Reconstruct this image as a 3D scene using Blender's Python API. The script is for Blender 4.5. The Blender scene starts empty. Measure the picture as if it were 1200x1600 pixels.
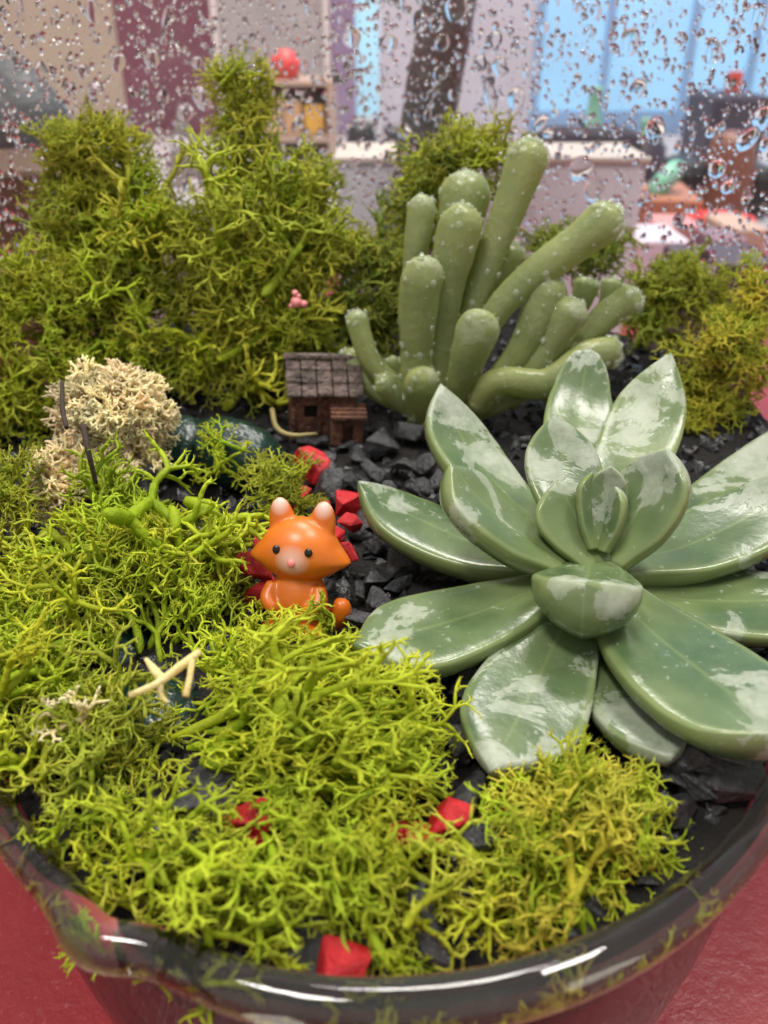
import bpy, bmesh, math, random
import numpy as np
from mathutils import Vector, Matrix, Quaternion, noise

# ------------------------------------------------------------------ basics
# All lengths below are written in centimetres and scaled to metres by S.
S = 0.01
R = math.radians
scene = bpy.context.scene
COL = scene.collection
random.seed(7)

# ------------------------------------------------------------------ camera
PITCH = 31.0
FPX = 1287.0
CAM = Vector((0.0, -11.14, 6.7))
cam_data = bpy.data.cameras.new('camera')
cam = bpy.data.objects.new('camera', cam_data)
COL.objects.link(cam)
cam.location = CAM * S
cam.rotation_euler = (R(90 - PITCH), 0, 0)
cam_data.sensor_fit = 'HORIZONTAL'
cam_data.sensor_width = 36
cam_data.lens = 36 * FPX / 1200
cam_data.clip_start = 0.004
cam_data.clip_end = 50
cam_data.dof.use_dof = True
cam_data.dof.focus_distance = 0.103
cam_data.dof.aperture_fstop = 37
scene.camera = cam

# ------------------------------------------------------------------ world, lamps, exposure
world = bpy.data.worlds.new('World')
scene.world = world
world.use_nodes = True
wb = world.node_tree.nodes['Background']
wb.inputs['Color'].default_value = (0.93, 0.90, 0.88, 1)
wb.inputs['Strength'].default_value = 0.70

def lamp(name, loc, target, sx, sy, watts, color=(1, .95, .88)):
    d = bpy.data.lights.new(name, 'AREA')
    d.shape = 'RECTANGLE'
    d.size, d.size_y, d.energy, d.color = sx, sy, watts, color
    o = bpy.data.objects.new(name, d)
    COL.objects.link(o)
    o.location = loc
    o.rotation_euler = (Vector(target) - Vector(loc)).to_track_quat('-Z', 'Y').to_euler()
    return o

lamp('ceiling_lamp', (-0.45, -0.35, 1.5), (0, 0, 0), .5, .22, 19)
lamp('ceiling_lamp', (0.55, 0.15, 1.5), (0, 0, 0), .5, .22, 15)
lamp('ceiling_lamp', (0.05, 0.95, 1.5), (0, .9, 0), .6, .25, 22)  # added lamp, there only to brighten the back panels

vs = scene.view_settings
vs.view_transform = 'Standard'
vs.look = 'None'
vs.exposure = 0.0
vs.gamma = 1.0
scene.cycles.use_denoising = True
scene.cycles.max_bounces = 10
scene.cycles.diffuse_bounces = 2
scene.cycles.use_adaptive_sampling = True
scene.cycles.adaptive_threshold = 0.03
scene.cycles.transparent_max_bounces = 24
scene.cycles.transmission_bounces = 9
scene.cycles.caustics_reflective = False
scene.cycles.caustics_refractive = False
scene.cycles.sample_clamp_indirect = 6

# ------------------------------------------------------------------ place helpers
_c, _s = math.cos(R(PITCH)), math.sin(R(PITCH))
FWD, UPV, RGT = Vector((0, _c, -_s)), Vector((0, _s, _c)), Vector((1, 0, 0))
def ray(px, py):
    return FWD * FPX + RGT * (px - 600) + UPV * (800 - py)
def at_z(px, py, z):
    d = ray(px, py); t = (z - CAM.z) / d.z
    return CAM + d * t
def at_y(px, py, y):
    d = ray(px, py); t = (y - CAM.y) / d.y
    return CAM + d * t

# ------------------------------------------------------------------ object helpers
def tag(o, label=None, cat=None, group=None, kind=None):
    if label: o['label'] = label
    if cat: o['category'] = cat
    if group: o['group'] = group
    if kind: o['kind'] = kind
    return o
def mesh(name, verts, faces, mat=None, smooth=True, scale=S, uv=None):
    me = bpy.data.meshes.new(name)
    v = np.asarray(verts, dtype=float).reshape(-1, 3) * scale
    me.from_pydata(v.tolist(), [], [tuple(f) for f in faces])
    if smooth: me.polygons.foreach_set('use_smooth', [True] * len(me.polygons))
    if mat: me.materials.append(mat)
    if uv is not None:
        lay = me.uv_layers.new(name='UVMap')
        idx = np.zeros(len(me.loops), dtype=np.int32)
        me.loops.foreach_get('vertex_index', idx)
        lay.data.foreach_set('uv', np.asarray(uv, dtype=np.float32)[idx].ravel())
    me.update()
    return me
def obj(name, me, parent=None, loc=None):
    o = bpy.data.objects.new(name, me)
    COL.objects.link(o)
    if loc is not None: o.location = Vector(loc) * S
    if parent is not None: o.parent = parent
    return o
def empty(name, loc=(0, 0, 0), label=None, cat=None, group=None):
    o = obj(name, None, None, loc)
    o.empty_display_size = 0.01
    return tag(o, label, cat, group)

class MB:
    """collects simple solids into one mesh"""
    def __init__(self): self.v, self.f = [], []
    def add(self, v, f):
        n = len(self.v); self.v += [tuple(p) for p in v]; self.f += [tuple(i + n for i in q) for q in f]
    def box(self, lo, hi, M=None):
        (a, b, c), (d, e, g) = lo, hi
        v = [Vector(p) for p in ((a,b,c),(d,b,c),(d,e,c),(a,e,c),(a,b,g),(d,b,g),(d,e,g),(a,e,g))]
        if M: v = [M @ p for p in v]
        self.add(v, ((0,3,2,1),(4,5,6,7),(0,1,5,4),(1,2,6,5),(2,3,7,6),(3,0,4,7)))
    def mesh(self, name, mat, smooth=False, bevel=0):
        me = mesh(name, self.v, self.f, mat, smooth)
        if bevel:
            bm = bmesh.new(); bm.from_mesh(me)
            bmesh.ops.bevel(bm, geom=bm.edges[:], offset=bevel * S, segments=2, affect='EDGES', profile=.5)
            bm.to_mesh(me); bm.free()
        return me

def catmull(pts, n):
    P = [np.array(p, float) for p in pts]
    P = [2 * P[0] - P[1]] + P + [2 * P[-1] - P[-2]]
    out = []
    seg = len(P) - 3
    for i in range(n):
        t = i / (n - 1) * seg
        k = min(int(t), seg - 1); t -= k
        a, b, c, d = P[k:k + 4]
        out.append(.5 * ((2*b) + (-a + c)*t + (2*a - 5*b + 4*c - d)*t*t + (-a + 3*b - 3*c + d)*t**3))
    return np.array(out)
def frames(C, up=(0, 0, 1)):
    T = np.gradient(C, axis=0); T /= np.linalg.norm(T, axis=1)[:, None] + 1e-12
    N = np.zeros_like(C); n = np.array(up, float)
    for i in range(len(C)):
        n = n - T[i] * n.dot(T[i])
        if np.linalg.norm(n) < 1e-4:
            n = np.cross(T[i], (1, 0, 0.3))
        n /= np.linalg.norm(n); N[i] = n
    B = np.cross(T, N)
    return T, N, B
def tube(C, rad, nseg=16, flat=1.0, up=(0, 0, 1), cap=True):
    C = np.asarray(C, float); rad = np.asarray(rad, float)
    T, N, B = frames(C, up)
    n = len(C)
    ang = np.linspace(0, 2*np.pi, nseg, endpoint=False)
    v = (C[:, None] + rad[:, None, None] * (np.cos(ang)[None, :, None] * B[:, None] + flat * np.sin(ang)[None, :, None] * N[:, None])).reshape(-1, 3)
    f = [(i*nseg + j, i*nseg + (j+1) % nseg, (i+1)*nseg + (j+1) % nseg, (i+1)*nseg + j) for i in range(n-1) for j in range(nseg)]
    if cap:
        f.append(tuple(range(nseg))[::-1]); f.append(tuple((n-1)*nseg + j for j in range(nseg)))
    uv = np.stack([np.repeat(np.linspace(0, 1, n), nseg), np.tile(np.cos(ang), n)], 1)
    return v, f, uv
def lathe(profile, nseg=32):
    v, f = [], []
    for r, z in profile:
        for j in range(nseg):
            a = 2*math.pi*j/nseg; v.append((r*math.cos(a), r*math.sin(a), z))
    n = len(profile)
    f = [(i*nseg + j, i*nseg + (j+1) % nseg, (i+1)*nseg + (j+1) % nseg, (i+1)*nseg + j) for i in range(n-1) for j in range(nseg)]
    f.append(tuple(range(nseg))[::-1]); f.append(tuple((n-1)*nseg + j for j in range(nseg)))
    return v, f
def ico(sub, center=(0, 0, 0), rad=(1, 1, 1), M=None):
    bm = bmesh.new(); bmesh.ops.create_icosphere(bm, subdivisions=sub, radius=1)
    v = [Vector((p.co.x*rad[0], p.co.y*rad[1], p.co.z*rad[2])) for p in bm.verts]
    if M: v = [M @ p for p in v]
    v = [p + Vector(center) for p in v]
    f = [tuple(q.index for q in p.verts) for p in bm.faces]
    bm.free()
    return v, f

# ------------------------------------------------------------------ materials
class NT:
    def __init__(self, name):
        self.m = bpy.data.materials.new(name); self.m.use_nodes = True
        self.t = self.m.node_tree; self.n = self.t.nodes
        self.b = self.n['Principled BSDF']; self.out = self.n['Material Output']
    def node(self, kind, **kw):
        x = self.n.new(kind)
        for k, v in kw.items(): setattr(x, k, v)
        return x
    def link(self, a, b): self.t.links.new(a, b)
    def coord(self, which='Object'): return self.node('ShaderNodeTexCoord').outputs[which]
    def noise(self, scale, detail=3, rough=.5, vec=None, dist=0):
        x = self.node('ShaderNodeTexNoise'); x.inputs['Scale'].default_value = scale
        x.inputs['Detail'].default_value = detail; x.inputs['Roughness'].default_value = rough
        x.inputs['Distortion'].default_value = dist
        self.link(vec if vec is not None else self.coord(), x.inputs['Vector'])
        return x.outputs['Fac']
    def ramp(self, fac, stops, interp='LINEAR'):
        x = self.node('ShaderNodeValToRGB'); cr = x.color_ramp; cr.interpolation = interp
        while len(cr.elements) < len(stops): cr.elements.new(.5)
        for e, (p, c) in zip(cr.elements, stops):
            e.position = p; e.color = (c[0], c[1], c[2], 1) if hasattr(c, '__len__') else (c, c, c, 1)
        self.link(fac, x.inputs['Fac']); return x.outputs['Color']
    def mix(self, fac, a, b, blend='MIX'):
        x = self.node('ShaderNodeMix', data_type='RGBA', blend_type=blend)
        for val, s in ((fac, 'Factor'), (a, 'A'), (b, 'B')):
            sock = [i for i in x.inputs if i.name == s and (i.type == ('VALUE' if s == 'Factor' else 'RGBA'))][0]
            if hasattr(val, 'is_linked'): self.link(val, sock)
            elif hasattr(val, '__len__'): sock.default_value = (*val[:3], 1)
            else: sock.default_value = val
        return [o for o in x.outputs if o.type == 'RGBA'][0]
    def math(self, op, a, b=None, clamp=False):
        x = self.node('ShaderNodeMath', operation=op); x.use_clamp = clamp
        for i, val in enumerate((a, b)):
            if val is None: continue
            if hasattr(val, 'is_linked'): self.link(val, x.inputs[i])
            else: x.inputs[i].default_value = val
        return x.outputs[0]
    def bump(self, h, strength, dist):
        x = self.node('ShaderNodeBump'); x.inputs['Strength'].default_value = strength
        x.inputs['Distance'].default_value = dist
        self.link(h, x.inputs['Height']); self.link(x.outputs['Normal'], self.b.inputs['Normal'])
        return x.outputs['Normal']
    def set(self, **kw):
        for k, v in kw.items():
            k = {'color': 'Base Color', 'rough': 'Roughness', 'spec': 'Specular IOR Level', 'trans': 'Transmission Weight',
                 'ior': 'IOR', 'metal': 'Metallic', 'sss': 'Subsurface Weight', 'coat': 'Coat Weight', 'emit': 'Emission Strength', 'ecol': 'Emission Color'}.get(k, k)
            s = self.b.inputs[k]
            if hasattr(v, 'is_linked'): self.link(v, s)
            elif hasattr(v, '__len__'): s.default_value = (*v[:3], 1)
            else: s.default_value = v
        return self

def plain(name, c, rough=.5, var=.25, nscale=150, bump=0, bdist=.0005, **kw):
    t = NT(name)
    n = t.noise(nscale, 4, .6)
    t.set(color=t.mix(t.ramp(n, [(.3, 0), (.7, 1)]), [x * (1 - var) for x in c], [min(1, x * (1 + var)) for x in c]), rough=rough, **kw)
    if bump: t.bump(t.noise(nscale * 2.5, 4, .6), bump, bdist)
    return t.m

def moss_mat(name, dark, light, tipc, trans=.3):
    t = NT(name)
    info = t.node('ShaderNodeObjectInfo')
    n = t.noise(260, 2)
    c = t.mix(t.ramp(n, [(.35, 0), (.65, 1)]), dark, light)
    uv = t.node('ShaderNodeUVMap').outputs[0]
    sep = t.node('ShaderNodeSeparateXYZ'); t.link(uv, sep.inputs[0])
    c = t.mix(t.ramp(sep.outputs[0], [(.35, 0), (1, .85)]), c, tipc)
    hsv = t.node('ShaderNodeHueSaturation')
    t.link(c, hsv.inputs['Color'])
    t.link(t.math('MULTIPLY_ADD', info.outputs['Random'], .05), hsv.inputs['Hue'])
    hsv.inputs['Hue'].default_value = .5
    m = t.node('ShaderNodeMath', operation='MULTIPLY_ADD'); t.link(info.outputs['Random'], m.inputs[0]); m.inputs[1].default_value = .035; m.inputs[2].default_value = .483
    t.link(m.outputs[0], hsv.inputs['Hue'])
    m2 = t.node('ShaderNodeMath', operation='MULTIPLY_ADD')
    fr = t.math('FRACT', t.math('MULTIPLY', info.outputs['Random'], 17.3)); t.link(fr, m2.inputs[0]); m2.inputs[1].default_value = .5; m2.inputs[2].default_value = .75
    t.link(m2.outputs[0], hsv.inputs['Value'])
    col = hsv.outputs['Color']
    t.set(color=col, rough=.62, spec=.3)
    nrm = t.bump(t.noise(1100, 3, .65), .8, .0005)
    tr = t.node('ShaderNodeBsdfTranslucent'); t.link(col, tr.inputs['Color']); t.link(nrm, tr.inputs['Normal'])
    mx = t.node('ShaderNodeMixShader'); mx.inputs[0].default_value = trans
    t.link(t.b.outputs[0], mx.inputs[1]); t.link(tr.outputs[0], mx.inputs[2]); t.link(mx.outputs[0], t.out.inputs[0])
    return t.m

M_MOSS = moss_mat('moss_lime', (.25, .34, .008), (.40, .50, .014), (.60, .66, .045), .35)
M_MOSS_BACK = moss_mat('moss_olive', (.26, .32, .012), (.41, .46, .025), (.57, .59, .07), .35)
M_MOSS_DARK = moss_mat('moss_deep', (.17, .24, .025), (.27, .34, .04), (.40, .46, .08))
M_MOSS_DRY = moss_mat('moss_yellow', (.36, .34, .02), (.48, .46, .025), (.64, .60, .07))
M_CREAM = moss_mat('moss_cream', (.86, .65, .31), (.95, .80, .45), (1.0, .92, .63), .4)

def leaf_mat(name, deep, mid, edge, bloomc, bloom, seed, dew=False):
    t = NT(name)
    uv = t.node('ShaderNodeUVMap').outputs[0]
    sep = t.node('ShaderNodeSeparateXYZ'); t.link(uv, sep.inputs[0])
    u, v = sep.outputs[0], sep.outputs[1]
    info = t.node('ShaderNodeObjectInfo')
    off = t.node('ShaderNodeVectorMath', operation='ADD'); t.link(t.coord(), off.inputs[0])
    cmb = t.node('ShaderNodeCombineXYZ'); t.link(t.math('MULTIPLY', info.outputs['Random'], 3.0), cmb.inputs[0]); t.link(t.math('MULTIPLY', info.outputs['Random'], 7.0), cmb.inputs[2]); t.link(cmb.outputs[0], off.inputs[1])
    vec = off.outputs[0]
    av = t.math('ABSOLUTE', v)
    base = t.mix(t.ramp(t.noise(140, 4, .6, vec), [(.3, 0), (.7, 1)]), deep, mid)
    base = t.mix(t.ramp(t.noise(35, 3, .6, vec), [(.42, 0), (.7, .45)]), base, edge)
    base = t.mix(t.ramp(t.noise(900, 2, .5, vec), [(.66, 0), (.74, .5)]), base, bloomc)
    base = t.mix(t.ramp(av, [(.8, 0), (1, .7)]), base, edge)
    base = t.mix(t.ramp(u, [(.0, .6), (.35, 0)]), base, edge)
    vein = t.ramp(av, [(0, .3), (.05, 0)])
    base = t.mix(vein, base, edge)
    # waxy bloom with torn edges, thicker towards the tip
    b1 = t.noise(95, 5, .62, vec, .6)
    b1 = t.math('ADD', b1, t.math('MULTIPLY', t.math('SUBTRACT', u, .55), .28))
    mask = t.ramp(b1, [(bloom - .06, 0), (bloom - .008, .10), (bloom + .008, .72), (bloom + .12, 1)])
    fine = t.ramp(t.noise(420, 4, .7, vec), [(.3, .35), (.62, .85)])
    mask = t.math('MULTIPLY', mask, fine)
    t.set(color=t.mix(mask, base, bloomc), spec=.4)
    t.set(rough=t.mix(mask, (.23, .23, .23), (.5, .5, .5)))
    sk = t.math('ADD', t.math('MULTIPLY', t.noise(60, 2, .5, vec), 1.0), t.math('MULTIPLY', mask, .12))
    sk = t.math('ADD', sk, t.math('MULTIPLY', t.noise(700, 3, .6, vec), .12 if not dew else .5))
    nrm = t.bump(sk, .3, .0012)
    if dew:
        tr = t.node('ShaderNodeBsdfTranslucent'); tr.inputs[0].default_value = (.52, .60, .20, 1); t.link(nrm, tr.inputs['Normal'])
        mx = t.node('ShaderNodeMixShader'); mx.inputs[0].default_value = .35
        t.link(t.b.outputs[0], mx.inputs[1]); t.link(tr.outputs[0], mx.inputs[2]); t.link(mx.outputs[0], t.out.inputs[0])
    return t.m
M_LEAF = leaf_mat('rosette_leaf', (.048, .088, .034), (.096, .142, .064), (.215, .268, .10), (.35, .38, .31), .575, 1)
M_FINGER = leaf_mat('finger_leaf', (.23, .28, .12), (.33, .375, .18), (.45, .48, .17), (.46, .50, .36), .60, 2, True)

def thin_glass():
    t = NT('vessel_glass')
    tr = t.node('ShaderNodeBsdfTransparent'); tr.inputs[0].default_value = (.965, .975, .97, 1)
    gl = t.node('ShaderNodeBsdfGlossy'); gl.inputs['Roughness'].default_value = .015
    lw = t.node('ShaderNodeLayerWeight'); lw.inputs['Blend'].default_value = .5
    sch = t.math('ADD', t.math('MULTIPLY', t.math('POWER', lw.outputs['Facing'], 5.0), .9), .04)
    mx = t.node('ShaderNodeMixShader')
    t.link(sch, mx.inputs[0]); t.link(tr.outputs[0], mx.inputs[1]); t.link(gl.outputs[0], mx.inputs[2])
    # faint breath of condensation and smears
    df = t.node('ShaderNodeBsdfDiffuse'); df.inputs[0].default_value = (.8, .82, .84, 1)
    tl = t.node('ShaderNodeBsdfTranslucent'); tl.inputs[0].default_value = (.8, .82, .84, 1)
    ms = t.node('ShaderNodeMixShader'); t.link(df.outputs[0], ms.inputs[1]); t.link(tl.outputs[0], ms.inputs[2])
    m2 = t.node('ShaderNodeMixShader')
    fog = t.ramp(t.noise(45, 5, .65, None, .8), [(.38, .004), (.75, .06)])
    t.link(fog, m2.inputs[0]); t.link(mx.outputs[0], m2.inputs[1]); t.link(ms.outputs[0], m2.inputs[2])
    t.link(m2.outputs[0], t.out.inputs[0])
    return t.m
def front_glass():
    # the thick front of the bowl mirrors more of its dark inside
    t = NT('front_glass')
    tr = t.node('ShaderNodeBsdfTransparent'); tr.inputs[0].default_value = (.93, .95, .92, 1)
    gl = t.node('ShaderNodeBsdfGlossy'); gl.inputs['Roughness'].default_value = .03
    fr = t.node('ShaderNodeFresnel'); fr.inputs[0].default_value = 1.33
    mx = t.node('ShaderNodeMixShader')
    t.link(fr.outputs[0], mx.inputs[0]); t.link(tr.outputs[0], mx.inputs[1]); t.link(gl.outputs[0], mx.inputs[2])
    t.link(mx.outputs[0], t.out.inputs[0])
    return t.m
M_FRONT = front_glass()
M_GLASS = thin_glass()
M_RIM = NT('rim_glass').set(color=(.88, .90, .80), rough=.03, trans=1, ior=1.5).m
M_WATER = NT('water').set(color=(1, 1, 1), rough=.0, trans=1, ior=1.333).m

def dew_mat():
    t = NT('dew')
    tr = t.node('ShaderNodeBsdfTransparent'); tr.inputs[0].default_value = (.97, 1, .95, 1)
    gl = t.node('ShaderNodeBsdfGlossy'); gl.inputs['Roughness'].default_value = .08
    tl = t.node('ShaderNodeBsdfDiffuse'); tl.inputs[0].default_value = (.80, .84, .72, 1)
    m0 = t.node('ShaderNodeMixShader'); m0.inputs[0].default_value = .16
    t.link(tr.outputs[0], m0.inputs[1]); t.link(tl.outputs[0], m0.inputs[2])
    lw = t.node('ShaderNodeLayerWeight'); lw.inputs['Blend'].default_value = .5
    sch = t.math('ADD', t.math('MULTIPLY', t.math('POWER', lw.outputs['Facing'], 5.0), .6), .04)
    mx = t.node('ShaderNodeMixShader')
    t.link(sch, mx.inputs[0]); t.link(m0.outputs[0], mx.inputs[1]); t.link(gl.outputs[0], mx.inputs[2])
    t.link(mx.outputs[0], t.out.inputs[0])
    return t.m
M_DEW = dew_mat()

def stone_mat(name, a, b, rough, spark):
    t = NT(name)
    info = t.node('ShaderNodeObjectInfo')
    n = t.noise(220, 5, .65)
    t.set(color=t.mix(t.ramp(n, [(.35, 0), (.7, 1)]), a, b), rough=rough)
    t.bump(t.noise(700, 4, .7), spark, .0006)
    return t.m
M_BLACK = stone_mat('black_stone', (.018, .019, .021), (.075, .077, .082), .17, .8)
M_RED = stone_mat('red_stone', (.40, .006, .012), (.60, .018, .026), .34, .7)
M_BROWNST = stone_mat('brown_stone', (.17, .07, .045), (.30, .14, .09), .5, .5)
M_SOIL = plain('soil', (.010, .008, .007), .9, .6, 400, 1.0, .002)
M_REDFILL = plain('reflection_red', (.085, .011, .019), .8, .2, 900, .3, .0004)  # mirrored red of the table put into the fill's colour
M_DKGREEN = plain('dark_green_glaze', (.006, .026, .019), .3, .4, 60, .5, .003)
M_TWIG = plain('twig', (.03, .018, .010), .8, .4, 600, .5, .0004)
M_STEM = plain('stem', (.24, .20, .07), .6, .3, 300, .3, .0004)

# ------------------------------------------------------------------ vessel form
VA, VB, VCY, ZB = 6.0, 8.72, 1.0, -5.4
def vs_(z):
    pts = [(-5.4, .80), (-5.0, .88), (-4.0, .945), (-2.5, .975), (-1.0, .99), (.3, 1.0), (2.5, 1.06), (5, 1.085), (8, 1.05), (11, .96), (13, .86)]
    return float(np.interp(z, [p[0] for p in pts], [p[1] for p in pts]))
_zz = np.linspace(-5.4, 13, 400)
_sv = np.array([vs_(z) for z in _zz]); _k = np.ones(25) / 25
_sv = np.convolve(np.pad(_sv, 12, mode='edge'), _k, 'valid')
def vscale(z): return float(np.interp(z, _zz, _sv))
def zrim(th):
    a = abs((math.degrees(th) + 180) % 360 - 180)
    t = min(1, max(0, (a - 46) / 76)); t = t * t * (3 - 2 * t)
    return .25 + t * 10.3 + .05 * math.sin(3 * th + .7)
def wall_pt(th, z, k=1.0):
    s = vscale(z) * k
    deg = math.degrees(th)
    if z > -1.5:   # the hand-made lip has a kink on the left front
        s += .016 * math.exp(-((deg + 23.0) / 3.2) ** 2) * min(1, (z + 1.5) / 1.6) - .005 * math.exp(-((deg + 16.0) / 4) ** 2) * min(1, (z + 1.5) / 1.6)
    a = abs((deg + 180) % 360 - 180)
    t = min(1, max(0, (a - 52) / 60)); t = t * t * (3 - 2 * t)
    return Vector(((VA + 2.1 * t) * s * math.sin(th), VCY - VB * s * math.cos(th), z))
def wall_n(th, z):
    e = 1e-3
    a = wall_pt(th + e, z) - wall_pt(th - e, z); b = wall_pt(th, z + .02) - wall_pt(th, z - .02)
    n = a.cross(b); n.normalize()
    return -n if n.dot(wall_pt(th, z) - Vector((0, VCY, z))) > 0 else n     # points inward

# ------------------------------------------------------------------ setting: table and back wall
TZ = -5.55
def table_mat():
    t = NT('red_table')
    n = t.noise(30, 5, .6)
    sp = t.ramp(t.noise(900, 2, .5), [(.62, 0), (.72, 1)])
    c = t.mix(t.ramp(n, [(.3, 0), (.7, 1)]), (.23, .013, .019), (.30, .022, .029))
    t.set(color=t.mix(t.math('MULTIPLY', sp, .35), c, (.45, .14, .15)), rough=t.ramp(t.noise(22, 4, .6), [(.3, .26), (.7, .48)]), spec=.4)
    t.bump(t.math('ADD', t.noise(420, 4, .65), t.math('MULTIPLY', t.noise(60, 2), .6)), .22, .0010)
    return t.m
M_TABLE = table_mat()
tb = MB(); tb.box((-130, -60, TZ - 3), (130, 46, TZ))
tag(obj('table', tb.mesh('table', M_TABLE)), 'red lacquered table top under the glass terrarium', 'table', kind='structure')

cb = MB(); cb.box((-140, 46.5, TZ - 4), (140, 97, TZ - .004))
tag(obj('added_counter', cb.mesh('added_counter', plain('added_top', (.42, .38, .40), .5, .1, 12))), 'added pale grey top past the red table, against red bounce on the walls', 'added_counter', kind='structure')  # added pale surface that cuts the red bounce on the back walls

# ------------------------------------------------------------------ glass terrarium
ves = empty('glass_terrarium', (0, VCY, ZB), 'clear glass terrarium with low front lip and beaded back wall on red table', 'terrarium')
O = Vector((0, VCY, ZB))
NTH, NZ = 192, 56
vv, ff = [], []
for i in range(NTH):
    th = 2 * math.pi * i / NTH
    zr = zrim(th)
    for j in range(NZ):
        z = ZB + (zr - ZB) * (j / (NZ - 1))
        vv.append(wall_pt(th, z) - O)
for i in range(NTH):
    i2 = (i + 1) % NTH
    for j in range(NZ - 1):
        ff.append((i*NZ + j, i2*NZ + j, i2*NZ + j + 1, i*NZ + j + 1))
ff.append(tuple(i * NZ for i in range(NTH))[::-1])
body = obj('glass_wall', mesh('glass_wall', vv, ff, M_GLASS), ves)
body.data.materials.append(M_FRONT)
for p_ in body.data.polygons:
    c_ = p_.center / S + O
    if c_.y < VCY - VB * .36 * vscale(c_.z): p_.material_index = 1
rc, rr = [], []
NR = 420
for i in range(NR):
    th = 2 * math.pi * i / NR - math.pi
    p = wall_pt(th, zrim(th))
    rc.append(p - O)
    rr.append(.225 + .02 * math.sin(5 * th + 1) + .03 * math.exp(-((math.degrees(th) + 23) / 4) ** 2))
def ring_tube(C, rad, nseg):
    C = np.array([tuple(c) for c in C]); n = len(C)
    T = np.roll(C, -1, 0) - np.roll(C, 1, 0); T /= np.linalg.norm(T, axis=1)[:, None]
    ctr = np.array([0, 0, 6.0])
    out = C - ctr; out[:, 2] *= .3
    N = out - T * (out * T).sum(1)[:, None]; N /= np.linalg.norm(N, axis=1)[:, None]
    B = np.cross(T, N)
    ang = np.linspace(0, 2*np.pi, nseg, endpoint=False)
    r = np.array(rad)[:, None, None]
    v = (C[:, None] + r * (np.cos(ang)[None, :, None] * N[:, None] * .85 + np.sin(ang)[None, :, None] * B[:, None])).reshape(-1, 3)
    f = [(i*nseg + j, i*nseg + (j+1) % nseg, ((i+1) % n)*nseg + (j+1) % nseg, ((i+1) % n)*nseg + j) for i in range(n) for j in range(nseg)]
    return v, f
rv, rf = ring_tube(rc, rr, 20)
rim = obj('rim', mesh('rim', rv, rf, M_RIM), ves)
bm = bmesh.new(); bm.from_mesh(rim.data); bmesh.ops.recalc_face_normals(bm, faces=bm.faces); bm.to_mesh(rim.data); bm.free()

# water beads on the inside of the glass
rng = random.Random(11)
def droplet_mesh(name, seed, h=.5, nr=6, ns=20, sag=.25):
    rg = random.Random(seed)
    ph = [rg.uniform(0, 6.28) for _ in range(4)]; am = [rg.uniform(.01, .08), rg.uniform(.01, .06), rg.uniform(0, .04), rg.uniform(0, .02)]
    v, f = [(0, 0, h)], []
    for i in range(1, nr + 1):
        t = i / nr
        for j in range(ns):
            a = 2 * math.pi * j / ns
            o = 1 + sum(am[k] * math.sin((k + 2) * a + ph[k]) for k in range(4))
            rr_ = math.sin(t * math.pi / 2 * .98) * o
            z = h * math.cos(t * math.pi / 2) ** .8 if t < 1 else 0
            v.append((rr_ * math.cos(a), rr_ * math.sin(a) - sag * z, z))
    for j in range(ns):
        f.append((0, 1 + j, 1 + (j + 1) % ns))
    for i in range(nr - 1):
        for j in range(ns):
            a, b = 1 + i*ns + j, 1 + i*ns + (j + 1) % ns
            f.append((a, a + ns, b + ns, b))
    f.append(tuple(1 + (nr - 1)*ns + j for j in range(ns))[::-1])
    me = mesh(name, v, f, M_WATER, True, 1.0)
    me.polygons[len(me.polygons) - 1].use_smooth = False
    return me
DROPS = [droplet_mesh('water_droplet', 50 + k, h=.42 + .04 * (k % 4), sag=.1 + .1 * (k % 4)) for k in range(9)]
def drop_matrix(th, z, r, stretch, rot):
    p = wall_pt(th, z); n = wall_n(th, z)
    p = p + n * .012 - O
    up = Vector((0, 0, 1)); y = (up - n * up.dot(n)).normalized(); x = y.cross(n)
    B = Matrix((x, y, n)).transposed().to_4x4()
    return Matrix.Translation(p * S) @ B @ Matrix.Rotation(rot, 4, 'Z') @ Matrix.Diagonal((r * S, r * S * stretch, r * S * .8, 1))
placed = []
tries = 0
while len(placed) < 298 and tries < 12000:
    tries += 1
    th = math.pi + rng.uniform(-1.15, 1.15)
    z = rng.uniform(2.2, 7.4)
    if rng.random() > (.45 + .55 * min(1, max(0, (z - 2.5) / 3))): continue
    r = .06 + .20 * rng.random() ** 3
    p = wall_pt(th, z)
    if z > zrim(th) - .5: continue
    if any((p - q).length < (r + s) * 1.02 for q, s in placed): continue
    placed.append((p, r))
    left = max(0, -math.sin(th))
    M = drop_matrix(th, z, r, (1 + rng.uniform(0, .2)) if rng.random() < .94 else rng.uniform(1.5, 2.2), rng.gauss(0, .3))
    o = obj('water_droplet', DROPS[rng.randrange(9)], ves)
    o.matrix_local = M
tv, tf = [], []
base_v = []
small = [(0, 0, .6)] + [(.62*math.cos(a), .62*math.sin(a), .45) for a in np.linspace(0, 2*math.pi, 7)[:-1]] + [(math.cos(a), math.sin(a), 0) for a in np.linspace(0, 2*math.pi, 7)[:-1]]
sf = [(0, 1 + j, 1 + (j+1) % 6) for j in range(6)] + [(1 + j, 7 + j, 7 + (j+1) % 6, 1 + (j+1) % 6) for j in range(6)] + [tuple(range(12, 6, -1))]
MID = [droplet_mesh('bead', 90 + k, .46, 4, 12, .1) for k in range(3)]
MIDG = [([v.co.copy() for v in me_.vertices], [tuple(p.vertices) for p in me_.polygons]) for me_ in MID]
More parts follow.
